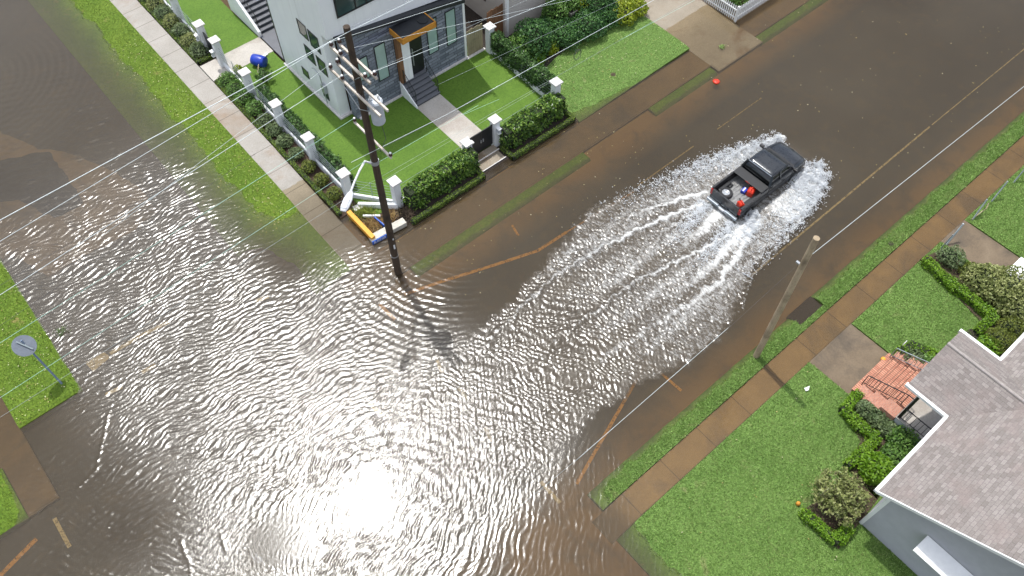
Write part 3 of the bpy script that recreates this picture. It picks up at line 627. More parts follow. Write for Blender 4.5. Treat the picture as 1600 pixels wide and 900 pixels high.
def ball_pts(c, rx, ry, rz, n, seed, lump=.25, shell=.35, low=-.35):
    r = np.random.default_rng(seed); d = r.normal(0, 1, (n * 2, 3)); d /= np.linalg.norm(d, axis=1)[:, None]; d = d[d[:, 2] > low][:n]
    q = lumps(d, r, 26, lump) * (1 - shell * r.random(len(d)) ** 2); P = d * q[:, None] * np.array([rx, ry, rz]) + np.array(c); return P, d
def core_ball(name, c, rx, ry, rz, parent, mat=None, k=.8):  # solid lump behind the leaves, coloured dark like the shade within
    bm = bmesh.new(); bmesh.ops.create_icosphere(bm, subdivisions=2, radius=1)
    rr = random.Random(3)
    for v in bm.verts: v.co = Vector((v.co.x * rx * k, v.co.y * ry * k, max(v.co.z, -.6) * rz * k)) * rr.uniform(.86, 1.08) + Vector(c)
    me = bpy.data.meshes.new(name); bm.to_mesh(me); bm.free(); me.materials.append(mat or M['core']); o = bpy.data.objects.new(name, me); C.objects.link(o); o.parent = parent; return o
SEED = [100]
def nxt(): SEED[0] += 1; return SEED[0]
def shrub(label, x, y, r, h, mat, n=1500, leaf=.07, name='shrub', cat='shrub', group=None, z=.1, ry=None, lump=.3, kcore=.8, flat=.45):
    t = thing(name, label, cat, (x, y, z), group); ry = ry or r
    P, N = ball_pts((0, 0, h * .45), r, ry, h * .55, n, nxt(), lump)
    leaf_mesh('foliage', P, N, leaf, mat, t, flat, nxt()); core_ball('shade_core', (0, 0, h * .42), r, ry, h * .5, t, k=kcore); return t
def sparse_bush(label, x, y, r, h, mat, n, leaf, stems=40, z=.1, seed=1, twig='twigs2', name='shrub', cat='shrub'):
    """an open, twiggy bush: many bent stems with leaves near their ends"""
    t = thing(name, label, cat, (x, y, z)); rr = random.Random(seed); mb = MB(); tips = []
    for i in range(stems):
        a = rr.uniform(0, 2 * PI); q = r * math.sqrt(rr.random()); hh = h * (1 - .45 * (q / r) ** 2) * rr.uniform(.75, 1.05)
        e = Vector((q * math.cos(a), q * math.sin(a), hh)); m = Vector((e.x * .35, e.y * .35, hh * .55)); p0 = Vector((e.x * .08, e.y * .08, 0))
        mb.tube([p0, m, e], [.016, .011, .004], 4, False)
        for k in range(3):
            f = rr.uniform(.45, .95); b = m.lerp(e, f); d = Vector((rr.gauss(0, .18), rr.gauss(0, .18), rr.uniform(.02, .2))); mb.tube([b, b + d], [.006, .003], 3, False); tips.append((b, b + d))
        tips.append((m, e))
    mb.build('stems', M[twig], t, uv=False, fix=False)
    g = np.random.default_rng(seed); idx = g.integers(0, len(tips), n); f = g.random(n) ** .6
    Aa = np.array([tuple(q[0]) for q in tips])[idx]; B = np.array([tuple(q[1]) for q in tips])[idx]
    P = Aa + (B - Aa) * f[:, None] + g.normal(0, .05, (n, 3)); N = np.tile([0, 0, 1.], (n, 1)); leaf_mesh('foliage', P, N, leaf, mat, t, .25, seed + 1); return t
def hedge(label, path, w, h, mat, dens=420, leaf=.06, name='hedge', z=.08, rough=.08, group=None, cat='hedge', topw=1.0, corem=None):
    """a clipped hedge along a path: leaves in a shell round a solid core, inner shade put into its dark colour"""
    t = thing(name, label, cat, (path[0][0], path[0][1], z), group); ox, oy = path[0]
    P = np.array(path, float) - [ox, oy]; L = np.hypot(*(P[1:] - P[:-1]).T); tot = L.sum(); g = np.random.default_rng(nxt())
    n = int(dens * (tot + w) * (2 * h + w)); s = g.uniform(-w * .45, tot + w * .45, n); cum = np.concatenate([[0], np.cumsum(L)])
    k = np.clip(np.searchsorted(cum, s) - 1, 0, len(L) - 1); d = (P[1:] - P[:-1])[k] / L[k][:, None]; c = P[k] + d * (s - cum[k])[:, None]; nr = np.stack([-d[:, 1], d[:, 0]], 1)
    u = g.random(n) * (2 * h + w); side = np.where(u < h, -1, np.where(u < 2 * h, 1, 0)); zz = np.where(side == 0, h, np.where(u < h, u, u - h)); off = np.where(side == 0, (u - 2 * h) - w / 2, side * w / 2)
    endc = (s < 0) | (s > tot); off = np.where(endc, g.uniform(-w / 2, w / 2, n), off); zz = np.where(endc, g.uniform(0, h, n), zz)
    wv = rough * (.6 * np.sin(s * 3.1 + zz * 2.3 + 1.7) + .4 * np.sin(s * 7.9 + zz * 5.1 + off * 4) + g.normal(0, .5, n)); inn = -np.abs(g.normal(0, .05, n))
    nor = np.zeros((n, 3)); nor[:, :2] = nr * side[:, None]; nor[:, 2] = (side == 0); nor[endc, :2] = (d * np.where(s < 0, -1, 1)[:, None])[endc]
    Q = np.concatenate([c + nr * off[:, None], zz[:, None]], 1) + nor * (wv + inn)[:, None]; Q[:, 2] = np.maximum(Q[:, 2], .02)
    leaf_mesh('foliage', Q, nor, leaf, mat, t, .5, nxt())
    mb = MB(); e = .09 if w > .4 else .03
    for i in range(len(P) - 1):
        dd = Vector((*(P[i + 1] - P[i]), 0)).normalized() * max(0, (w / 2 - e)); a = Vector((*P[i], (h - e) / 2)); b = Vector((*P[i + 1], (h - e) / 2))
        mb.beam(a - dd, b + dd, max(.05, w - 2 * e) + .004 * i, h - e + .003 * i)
    mb.build('shade_core', corem or M['core'], t, uv=False); return t
def blades(name, label, zones, per, hgt, mat, keep=None, lean=.9, width=.018):
    """real grass blades over the listed rectangles, standing on the ground surface"""
    g = np.random.default_rng(nxt()); xs = []; ys = []
    for (x0, x1, y0, y1) in zones:
        n = int((x1 - x0) * (y1 - y0) * per); xs.append(g.uniform(x0, x1, n)); ys.append(g.uniform(y0, y1, n))
    x = np.concatenate(xs); y = np.concatenate(ys); z = ground_z(x, y); ok = z > -.03
    if keep is not None: ok &= keep(x, y)
    x, y, z = x[ok], y[ok], z[ok]; n = len(x); h = hgt * g.uniform(.5, 1.25, n); a = g.uniform(0, 2 * PI, n); l = lean * g.uniform(.3, 1.2, n) * h; a2 = g.uniform(0, 2 * PI, n); w = width * g.uniform(.7, 1.4, n)
    b0 = np.stack([x - w * np.cos(a2), y - w * np.sin(a2), z - .01], 1); b1 = np.stack([x + w * np.cos(a2), y + w * np.sin(a2), z - .01], 1); tp = np.stack([x + l * np.cos(a), y + l * np.sin(a), z + h], 1)
    o = npmesh(name, np.stack([b0, b1, tp], 1).reshape(-1, 3), np.arange(n * 3).reshape(n, 3), mat); return tag(o, label, 'grass', kind='stuff')

# ------------------------------------------------------------------ the white house
HX0, HX1, HF, HB, HT = 14.36, 22.95, 31.42, 37.9, 10.3
house = thing('white_house', 'white stucco house with grey ledge stone front and black door canopy', 'house', (HX0, HF, 0))
def loc(o):     # children keep world coordinates: undo the Empty's offset
    o.matrix_parent_inverse = o.parent.matrix_world.inverted() if o.parent else o.matrix_parent_inverse; return o
bpy.context.view_layer.update()
def HB_(mb, name, mat, parent=None, **k):
    o = mb.build(name, mat, parent, **k)
    if parent is not None: o.matrix_parent_inverse = PW[parent.name].inverted()
    PW[o.name] = Matrix.Identity(4); return o
PW = {}
def reg_root(t): PW[t.name] = Matrix.Translation(t.location) @ Matrix.Rotation(t.rotation_euler.z, 4, 'Z'); return t
reg_root(house)
def bot(x): return 5.95 - .155 * (x - 14.8)        # sloping underside of the white upper storey
# window openings of the left wall: (y0, y1, z0, z1) from the survey photo
w = MB(); SY = .28
def left_win(px):
    q = [at_x(x, y, HX0) for x, y in px]; return (min(a[1] for a in q), max(a[1] for a in q), min(a[2] for a in q), max(a[2] for a in q))
w.box(HX0, HX0 + SY, HF + .5, HB, .1, HT)                                     # left wall, full height
w.box(HX0 + SY + .001, 15.0, HF + .5, HF + .78, .1, 6.0)                           # white corner return beside the stone
w.add([(HX0, HF, bot(HX0)), (HX1, HF, bot(HX1)), (HX1, HF, HT), (HX0, HF, HT), (HX0, HF + .5, bot(HX0)), (HX1, HF + .5, bot(HX1)), (HX1, HF + .5, HT), (HX0, HF + .5, HT)],
      [(0, 1, 2, 3), (7, 6, 5, 4), (0, 4, 5, 1), (1, 5, 6, 2), (2, 6, 7, 3), (3, 7, 4, 0)])
w.box(17.2, HX1, HB + .002, 46, .1, HT - .5); w.box(HX0 + SY, HX1 - .01, HF + .52, HB - .01, 6.2, HT - .02); w.box(HX1 - .25, HX1 - .003, HF + .52, HB - .02, .1, HT - .1)
HB_(w, 'wall', M['white'], house)
sw_ = MB(); sw_.box(15.0, HX1 - .05, HF - .25, HF + .3, .1, 4.75)
sw_.add([(15.0, HF - .05, 4.75), (HX1 - .05, HF - .05, 4.75), (HX1 - .05, HF + .3, 4.75), (15.0, HF + .3, 4.75), (15.0, HF - .05, bot(15) - .02), (HX1 - .05, HF - .05, bot(HX1) - .02), (HX1 - .05, HF + .3, bot(HX1) - .02), (15.0, HF + .3, bot(15) - .02)],
        [(0, 3, 2, 1), (4, 5, 6, 7), (0, 1, 5, 4), (1, 2, 6, 5), (2, 3, 7, 6), (3, 0, 4, 7)])
HB_(sw_, 'stone_wall', M['stone'], house)
pl = MB(); pl.box(HX0 - .14, 15.1, HF + .33, HF + .499, .05, .24).box(HX0 - .14, HX0 - .003, HF + .5, HB, .05, .22).box(15.1, HX1 + .12, HF - .4, HF - .253, .05, .22)
HB_(pl, 'plinth', M['cap'], house)
tr = MB(); tr.box(HX1 - .05, HX1 + .1, HF - .28, HF + .1, .1, HT); HB_(tr, 'corner_trim', M['trim'], house)
bd = MB(); a, b = 14.75, HX1
bd.add([(a, HF - .26, bot(a) - .06), (b, HF - .5, bot(b) - .40), (b, HF - .5, bot(b) - .02), (a, HF - .26, bot(a) + .06), (a, HF - .003, bot(a) - .06), (b, HF - .003, bot(b) - .40), (b, HF - .003, bot(b) - .02), (a, HF - .003, bot(a) + .06)],
       [(0, 1, 2, 3), (7, 6, 5, 4), (0, 4, 5, 1), (1, 5, 6, 2), (2, 6, 7, 3), (3, 7, 4, 0)])
HB_(bd, 'flashing_band', M['blackroof'], house)
def window_x(pts):                       # on the left wall, from its outline in the photo
    y0, y1, z0, z1 = left_win(pts)
    f = MB(); t_ = .05
    f.box(HX0 - .03, HX0 - .003, y0, y1, z0, z0 + t_).box(HX0 - .03, HX0 - .003, y0, y1, z1 - t_, z1).box(HX0 - .03, HX0 - .003, y0, y0 + t_, z0 + t_, z1 - t_).box(HX0 - .03, HX0 - .003, y1 - t_, y1, z0 + t_, z1 - t_)
    fo_ = HB_(f, 'window', M['black'], house); HB_(MB().box(HX0 - .012, HX0 - .004, y0 + t_, y1 - t_, z0 + t_, z1 - t_), 'pane', M['glass'], fo_)
for y0, y1, z0, z1 in ((33.6, 34.5, 4.55, 5.55), (32.45, 33.45, 4.4, 5.5), (32.3, 33.2, 2.9, 3.9), (33.5, 34.4, 2.9, 3.9), (34.9, 35.6, .9, 1.5), (32.9, 33.5, .7, 1.6), (33.5, 34.6, 7.3, 8.6), (34.9, 36.0, 8.3, 9.3)):
    f = MB(); t_ = .06
    f.box(HX0 - .03, HX0 - .003, y0, y1, z0, z0 + t_).box(HX0 - .03, HX0 - .003, y0, y1, z1 - t_, z1).box(HX0 - .03, HX0 - .003, y0, y0 + t_, z0 + t_, z1 - t_).box(HX0 - .03, HX0 - .003, y1 - t_, y1, z0 + t_, z1 - t_)
    fo_ = HB_(f, 'window', M['black'], house); HB_(MB().box(HX0 - .012, HX0 - .004, y0 + t_, y1 - t_, z0 + t_, z1 - t_), 'pane', M['glass'], fo_)
def window_y(x0, x1, z0, z1, y, glass='glass', frame='black', bars=(), name='window', t_=.07, d=.06):
    f = MB(); f.box(x0, x1, y - d, y - .003, z0, z0 + t_).box(x0, x1, y - d, y - .003, z1 - t_, z1).box(x0, x0 + t_, y - d, y - .003, z0 + t_, z1 - t_).box(x1 - t_, x1, y - d, y - .003, z0 + t_, z1 - t_)
    for bx in bars: f.box(bx - .035, bx + .035, y - d, y - .003, z0 + t_, z1 - t_)
    fo_ = HB_(f, name, M[frame], house); HB_(MB().box(x0 + t_, x1 - t_, y - .03, y - .005, z0 + t_, z1 - t_), 'pane', M[glass], fo_); return fo_
window_y(15.2, 19.6, 6.95, 9.6, HF, bars=(16.35, 17.0, 18.3))
HB_(MB().box(16.5, 16.9, HF - .028, HF - .02, 7.0, 9.5), 'curtain_gap', M['inside'], house)
window_y(19.9, 22.6, 7.1, 9.6, HF, bars=(21.2,))
WS = HF - .25
for px in ([(586, 72), (606, 120)], [(561, 92), (573, 122)], [(667, 33), (683, 79)], [(697, 18), (711, 65)]):
    a = at_y(*px[0], WS); b = at_y(*px[1], WS); xm = (a[0] + b[0]) / 2; z0, z1 = min(a[2], b[2]), max(a[2], b[2])
    window_y(xm - .36, xm + .36, z0, z1, WS, 'frost', 'black', t_=.045, d=.05)
# entrance: recess with dark door, white pier, timber reveal, canopy, steps
DX0, DX1, LZ = 18.2, 19.75, 1.15
HB_(MB().box(DX0 - .12, DX1 + .16, WS - .02, WS - .004, LZ, 4.55), 'door_recess', M['inside'], house)
HB_(MB().box(DX0 - .10, DX0 + .16, WS - .30, WS - .022, LZ, 4.5), 'timber_reveal', M['woodfence'], house)
HB_(MB().box(DX0 + .18, DX0 + .72, WS - .26, WS - .022, LZ, 4.5), 'pier', M['white'], house)
dr = HB_(MB().box(DX0 + .8, DX1 + .05, WS - .10, WS - .024, LZ, 4.1), 'door', M['black'], house); HB_(MB().box(DX0 + .90, DX0 + .95, WS - .17, WS - .102, LZ + .7, LZ + 1.9), 'handle', M['galv'], dr)
cn = HB_(MB().box(18.0, 20.15, WS - 1.15, WS - .004, 4.84, 4.98), 'canopy', M['blackroof'], house)
HB_(MB().box(17.94, 18.0, WS - 1.21, WS - .004, 4.66, 5.02).box(18.0, 20.15, WS - 1.21, WS - 1.152, 4.66, 5.02).box(20.152, 20.21, WS - 1.21, WS - .004, 4.66, 5.02), 'fascia', M['orangewood'], cn)
HB_(MB().lathe([(.3, 0), (.3, .03)], 20, (19.75, WS - .62, 4.985)), 'roof_vent', M['black'], cn)
NS = 6; st = MB(); rs = MB()
for i in range(NS):
    y1 = WS - .05; y0 = 29.72 + i * .235; z1 = .15 + (i + 1) * (LZ - .15) / NS
    st.box(DX0 - .05, DX1 + .12, y0 - .02, y0 + .26 if i < NS - 1 else y1, z1 - .05, z1); rs.box(DX0, DX1 + .07, y0 + .012, y1, .12, z1 - .052)
sp = HB_(st, 'front_steps', M['greystep'], house, bevel=.008); HB_(rs, 'riser', M['greyrise'], sp)
ck = MB(); yy = [29.7 + .235 * i for i in range(NS + 1)]
ck.add([(DX0 - .12, 29.62, .12), (DX0 - .12, WS - .03, .12), (DX0 - .12, WS - .03, 1.2), (DX0 - .12, 29.62, .28), (DX0 - .055, 29.62, .12), (DX0 - .055, WS - .03, .12), (DX0 - .055, WS - .03, 1.2), (DX0 - .055, 29.62, .28)], [(0, 1, 2, 3), (7, 6, 5, 4), (0, 4, 5, 1), (1, 5, 6, 2), (2, 6, 7, 3), (3, 7, 4, 0)])
HB_(ck, 'stringer', M['white'], sp)
for x in (DX0 + .02, DX1 + .06):
    rl = MB(); rl.tube([(x, 29.8, .25), (x, 29.8, 1.25)], .022, 6).tube([(x, WS - .35, LZ), (x, WS - .35, LZ + 1.0)], .022, 6).tube([(x, 29.8, 1.22), (x, WS - .35, LZ + .98), (x, WS - .06, LZ + .98)], .02, 6).tube([(x, 29.8, .55), (x, WS - .35, LZ + .32)], .012, 6)
    for k in range(1, 8):
        f = k / 8; yv = 29.8 + f * (WS - .35 - 29.8); rl.tube([(x, yv, .55 + f * .92), (x, yv, 1.22 + f * .91)], .008, 5)
    HB_(rl, 'railing', M['black'], sp)
mt = MB(); cx, cy, cz = 14.25, 33.2, 1.9; mt.box(14.15, HX0 - .003, 32.85, 33.15, 1.35, 1.95).tube([(14.2, 33.0, 1.95), (14.2, 33.05, 2.6), (14.15, 33.35, 2.9), (14.15, 33.7, 2.75)], .03, 6).tube([(14.2, 33.0, 1.35), (14.2, 32.95, .5)], .025, 6)
HB_(mt, 'electric_meter', M['galv'], house)
# side stairs in the recess of the left wall
lt = MB(); lt.box(14.42, 17.19, HB + .01, 41.1, .1, .19); for_ = HB_(lt, 'side_landing', M['greystep'], house)
ss = MB(); sr = MB()
for i in range(9):
    ss.box(14.55, 17.18, 41.1 + i * .30, 41.42 + i * .30, .19 + (i + 1) * .18 - .05, .19 + (i + 1) * .18); sr.box(14.55, 17.17, 41.13 + i * .30, 44.2, .1, .19 + (i + 1) * .18 - .052 - .001 * i)
sst = HB_(ss, 'side_stairs', M['greystep'], house); HB_(sr, 'riser', M['greyrise'], sst)
HB_(MB().add([(14.36, 40.9, .1), (14.36, 44.5, .1), (14.36, 44.5, 2.6), (14.36, 40.9, .55), (14.53, 40.9, .1), (14.53, 44.5, .1), (14.53, 44.5, 2.6), (14.53, 40.9, .55)], [(0, 1, 2, 3), (7, 6, 5, 4), (0, 4, 5, 1), (1, 5, 6, 2), (2, 6, 7, 3), (3, 7, 4, 0)]), 'stringer', M['white'], sst)
HB_(MB().tube([(14.6, 41.2, .4), (14.6, 41.2, 1.5), (14.6, 44.3, 3.4)], .03, 6).tube([(14.6, 41.2, .9), (14.6, 44.3, 2.8)], .015, 6), 'railing', M['black'], sst)
HB_(MB().box(HX0 - .02, HX0 + .06, HB + .002, HB + .1, .19, HT), 'corner_trim', M['black'], house)

# ------------------------------------------------------------------ white boundary wall of the corner garden: posts, low wall, cable rails
fence = thing('garden_fence', 'white garden wall of square capped posts and cable rails round the corner lawn', 'fence', (11.4, 26.8, 0)); reg_root(fence)
POSTS = [(11.42, 48.8), (11.42, 45.45), (11.42, 42.1), (11.42, 40.22), (11.38, 36.7), (11.38, 33.4), (11.38, 30.12), (11.40, 26.78), (13.08, 24.62), (24.3, 24.6), (24.45, 30.65), (19.82, 24.62), (17.85, 24.62)]
for i, (x, y) in enumerate(POSTS):
    h = 1.98 if i < 12 else 1.55; s = .20
    p_ = HB_(MB().box(x - s, x + s, y - s, y + s, .02, h), 'post', M['postw'], fence, bevel=.012)
    c = MB(); k = .29; c.box(x - k, x + k, y - k, y + k, h + .002, h + .07); c.add([(x - k, y - k, h + .072), (x + k, y - k, h + .072), (x + k, y + k, h + .072), (x - k, y + k, h + .072), (x, y, h + .18)], [(0, 1, 4), (1, 2, 4), (2, 3, 4), (3, 0, 4), (3, 2, 1, 0)])
    HB_(c, 'cap', M['cap'], p_)
def run(a, b, nm='low_wall', h=.42, t_=.13):
    HB_(MB().beam((a[0], a[1], h / 2), (b[0], b[1], h / 2), t_, h), nm, M['postw'], fence, bevel=.01)
    r_ = MB(); n_ = 5
    for k in range(n_): r_.tube([(a[0], a[1], .65 + k * .22), (b[0], b[1], .65 + k * .22)], .010, 5)
    m_ = ((a[0] + b[0]) / 2, (a[1] + b[1]) / 2); r_.tube([(m_[0], m_[1], .45), (m_[0], m_[1], 1.6)], .018, 6)
    HB_(r_, 'cable_rail', M['galvd'], fence)
for a, b in ((0, 1), (1, 2), (3, 4), (4, 5), (5, 6), (6, 7), (7, 8), (8, 12), (11, 9), (9, 10)): run(POSTS[a], POSTS[b])
def lantern(x, y, z, label):
    t_ = thing('lantern', label, 'lantern', (x, y, z), 'lanterns on the gate posts'); MB().box(-.11, .11, -.13, .13, .0, .05).build('lantern_cap', M['trim'], t_); MB().box(-.09, .09, -.11, .11, -.34, -.30).build('lantern_base', M['trim'], t_)
    MB().box(-.075, .075, -.09, .09, -.298, -.002).build('lantern_glass', M['lens'], t_); return t_
lantern(19.82, 24.28, 1.55, 'small white box lantern on the right post of the black gate'); lantern(17.85, 24.28, 1.25, 'small white box lantern on the left post of the black gate')
lantern(11.05, 42.1, 1.35, 'small white box lantern on the far post of the side gate'); lantern(11.05, 40.22, 1.35, 'small white box lantern on the near post of the side gate')
g_ = thing('garden_gate', 'black solid double gate at the flooded front steps', 'gate', (18.9, 24.62, 0)); reg_root(g_)
for x0, x1 in ((18.07, 18.83), (18.85, 19.6)):
    lf = HB_(MB().box(x0, x1, 24.59, 24.64, .3, 1.75), 'gate_leaf', M['black'], g_); HB_(MB().box((x1 - .1) if x0 < 18.2 else x0 + .04, (x1 - .04) if x0 < 18.2 else x0 + .10, 24.54, 24.588, .95, 1.15), 'handle', M['galv'], lf)
HB_(MB().box(19.601, 19.615, 24.56, 24.66, .3, 1.9), 'gate_frame', M['cap'], g_)
g2 = thing('garden_gate', 'narrow black gate between two white posts at the side path', 'gate', (11.42, 41.1, 0)); reg_root(g2)
HB_(MB().box(11.40, 11.45, 40.45, 41.88, .25, 1.55), 'gate_leaf', M['black'], g2)
fs_ = thing('entrance_step', 'two dark wet concrete steps below the black gate', 'steps', (18.7, 23.9, 0)); reg_root(fs_)
HB_(MB().box(17.98, 19.62, 24.1, 24.57, -.2, .22), 'upper_step', M['drive'], fs_); HB_(MB().box(17.98, 19.62, 23.52, 24.098, -.2, .07), 'lower_step', M['drive'], fs_); HB_(MB().box(17.95, 19.66, 24.08, 24.13, .222, .26).box(17.95, 19.66, 23.48, 23.53, .07, .10), 'nosing', M['cap'], fs_)
# green walls and borders of the garden
hedge('tall leafy hedge left of the black gate above the flood', [(13.75, 24.12), (17.6, 24.12)], .85, 1.38, M['hedge'], 330, .085, rough=.12)
hedge('tall leafy hedge right of the black gate above the flood', [(20.35, 24.12), (24.0, 24.12)], .85, 1.38, M['hedge'], 330, .085, rough=.12)
hedge('low clipped border in front of the left tall hedge', [(13.0, 23.17), (17.75, 23.17), (17.75, 24.1)], .24, .36, M['box'], 900, .035, z=-.05, rough=.02, name='border_hedge')
hedge('low clipped border in front of the right tall hedge', [(19.88, 24.1), (19.88, 23.17), (24.45, 23.17), (24.45, 23.8)], .24, .36, M['box'], 900, .035, z=-.05, rough=.02, name='border_hedge')
hedge('tall narrow hedge dividing the turf from the neighbouring lawn', [(24.55, 25.2), (24.55, 30.3)], .5, 1.65, M['ivy'], 380, .075, rough=.10)
hedge('long ivy hedge behind the white posts of the side street', [(11.85, 27.3), (11.85, 36.3)], .5, 1.05, M['ivy'], 380, .07, rough=.10)
hedge('long low border along the mulched bed by the pavement', [(10.33, 26.1), (10.33, 39.1), (11.1, 39.1)], .22, .26, M['box'], 900, .035, rough=.02, name='border_hedge')
hedge('low border of the second mulched bed past the side path', [(11.2, 41.3), (10.35, 41.3), (10.35, 60)], .22, .26, M['box'], 600, .04, rough=.02, name='border_hedge')
rr = random.Random(5)
for i in range(4): shrub(['small dull shrub at the near end of the mulched bed', 'second small dull shrub along the mulched bed', 'third small dull shrub along the mulched bed', 'fourth small dull shrub beside a white post in the mulched bed'][i], 10.82, 27.3 + i * 1.25, .36, .55, M['moss'] if i < 3 else M['dusty'], 600, .05)
for i, yv in enumerate((32.3, 33.4, 34.4, 35.5, 36.6, 37.6, 38.5)): shrub(['loose green shrub in the mulched bed by the fourth post', 'loose green shrub behind a bare strip of mulch', 'loose green shrub midway along the far half of the bed', 'loose green shrub beneath the post before the side gate', 'round green shrub third from the side path', 'round green shrub second from the side path', 'round green shrub at the corner of the side path'][i], 10.85, yv, .42 if i < 3 else .5, .5 if i < 3 else .75, M['dusty'] if i < 3 else M['grn'], 700, .055)
for i in range(8): shrub(['olive shrub just beyond the side path', 'second olive shrub beyond the side path', 'third olive shrub beyond the side path', 'fourth olive shrub beyond the side path', 'fifth olive shrub beyond the side path', 'sixth olive shrub beyond the side path', 'seventh olive shrub beyond the side path', 'eighth olive shrub beyond the side path'][i], 10.85, 42.0 + i * 1.15, .5, .7, M['olive'] if i % 2 else M['dusty'], 700, .055)
shrub('small yellow green plant on the wall beside the far gate post', 11.75, 43.7, .28, .7, M['gold'], 350, .06, name='plant', cat='plant'); shrub('small yellow green plant behind the near gate post', 11.75, 38.9, .26, .6, M['gold'], 350, .06, name='plant', cat='plant')
sparse_bush('straggly green plant beside the blue barrel', 12.6, 37.3, .5, .8, M['ivy'], 500, .07, 24, .14, 51, 'twig', 'plant', 'plant')
# blue barrel on its side
brl = thing('barrel', 'blue plastic barrel lying on its side on the turf', 'barrel', (13.1, 38.75, .48), rz=math.radians(-60)); 
bm_ = MB(); bm_.lathe([(.30, -.42), (.33, -.40), (.35, -.15), (.36, 0), (.35, .15), (.33, .40), (.30, .42)], 20, axis='x'); bm_.build('drum', M['barrel'], brl, smooth=True)
MB().lathe([(.27, -.424), (.27, -.43)], 20, axis='x').build('opening', M['inside'], brl)
tag(MB().beam(at(404, 118, .15) + (.35,), at(408, 104, .15) + (.6,), .05, .05).build('wooden_stake', M['palefence']), 'thin wooden stake leaning out of the blue barrel', 'stake')
tag(MB().beam(at(407, 92, .15) + (.2,), at(418, 85, .15) + (.2,), .16, .06).build('plank', M['trim']), 'short white board lying beside the blue barrel', 'board')

# ------------------------------------------------------------------ broken corner planter with painted beam and blue tiles
pln = thing('corner_planter', 'broken corner planter with yellow beam and blue tile strip, full of dry plants', 'planter', (11.3, 24.3, 0)); reg_root(pln)
a, b, c3, d4 = at(548, 334, .45), at(583, 369, .45), at(633, 340, .45), at(600, 300, .45)
HB_(MB().beam((*at(544, 329, .45), .28), (*at(583, 370, .45), .28), .24, .30), 'yellow_beam', M['yellow'], pln, bevel=.01)
p0, p1 = at(578, 372, .30), at(632, 343, .30)
HB_(MB().beam((*p0, .06), (*p1, .06), .42, .42), 'concrete_curb', M['beam'], pln, bevel=.02)
dv = (Vector((*p1, 0)) - Vector((*p0, 0))).normalized(); sd = Vector((dv.y, -dv.x, 0)); 
q0 = Vector((*p0, .10)) + sd * .235 - dv * .02; q1 = q0 + dv * .98
tl = HB_(MB().beam(q0, q1, .04, .27), 'tile_strip', M['blue'], pln)
lt_ = MB(); rr2 = random.Random(4)
for k in range(9):
    e = q0 + dv * (.10 + k * .095) + sd * .024
    lt_.beam(e + Vector((0, 0, -.08)), e + Vector((0, 0, .08)), .012, .018, up=dv)
    if k % 2 == 0: lt_.beam(e + Vector((0, 0, .07)), e + dv * .055 + Vector((0, 0, .07)), .012, .018, up=sd)
    if k % 3 != 1: lt_.beam(e + dv * .05 + Vector((0, 0, -.08)), e + dv * .05 + Vector((0, 0, .08)), .012, .016, up=dv)
HB_(lt_, 'tile_lettering', M['trim'], tl)
HB_(MB().beam((*at(585, 340, .3), .3), (*at(600, 352, .3), .25), .05, .22), 'loose_tile_strip', M['blue'], pln)
HB_(MB().beam((*at(567, 336, .3), .22), (*at(594, 336, .3), .22), .10, .12), 'broken_slab', M['postw'], pln)
HB_(MB().beam((*at(560, 320, .3), .22), (*at(622, 322, .3), .26), .16, .46), 'low_wall', M['postw'], pln)
HB_(MB().beam((*at(553, 327, .2), .2), (*at(566, 322, .2), .26), .34, .08), 'fallen_panel', M['cap'], pln)
HB_(MB().prism([at(550, 330, .1), at(582, 364, .1), at(626, 338, .1), at(618, 322, .1), at(575, 318, .1)], -.3, .12), 'soil', M['mulch'], pln)
g0 = np.random.default_rng(8)
def wisps(name, label, cx, cy, n, r, h, mat, w=.016, z=.12):
    x = cx + g0.normal(0, r, n); y = cy + g0.normal(0, r, n); a = g0.uniform(0, 2 * PI, n); l = h * g0.uniform(.5, 1.3, n); ln = l * g0.uniform(.3, 1.0, n); ww = w
    b0 = np.stack([x - ww * np.sin(a), y + ww * np.cos(a), np.full(n, z)], 1); b1 = np.stack([x + ww * np.sin(a), y - ww * np.cos(a), np.full(n, z)], 1); t_ = np.stack([x + ln * np.cos(a), y + ln * np.sin(a), z + l * .7], 1)
    o = npmesh(name, np.stack([b0, b1, t_], 1).reshape(-1, 3), np.arange(3 * n).reshape(n, 3), mat); return tag(o, label, 'plant', kind='stuff')
wisps('grass_clump', 'yellow green grass clump behind the yellow beam', *at(570, 330, .2), 300, .30, .55, M['tuft']); wisps('dry_plant', 'dead brown plants filling the broken planter', *at(582, 350, .2), 420, .28, .32, M['straw'])
wisps('dry_plant', 'dead stalks beside the white corner post', *at(612, 335, .2), 160, .22, .3, M['straw']); wisps('dry_plant', 'reddish dead twigs at the end of the tall hedge', *at(636, 332, .2), 220, .22, .35, M['twig']); wisps('dry_plant', 'reddish dead twigs at the end of the pavement bed', *at(533, 318, .2), 200, .25, .3, M['twig'])

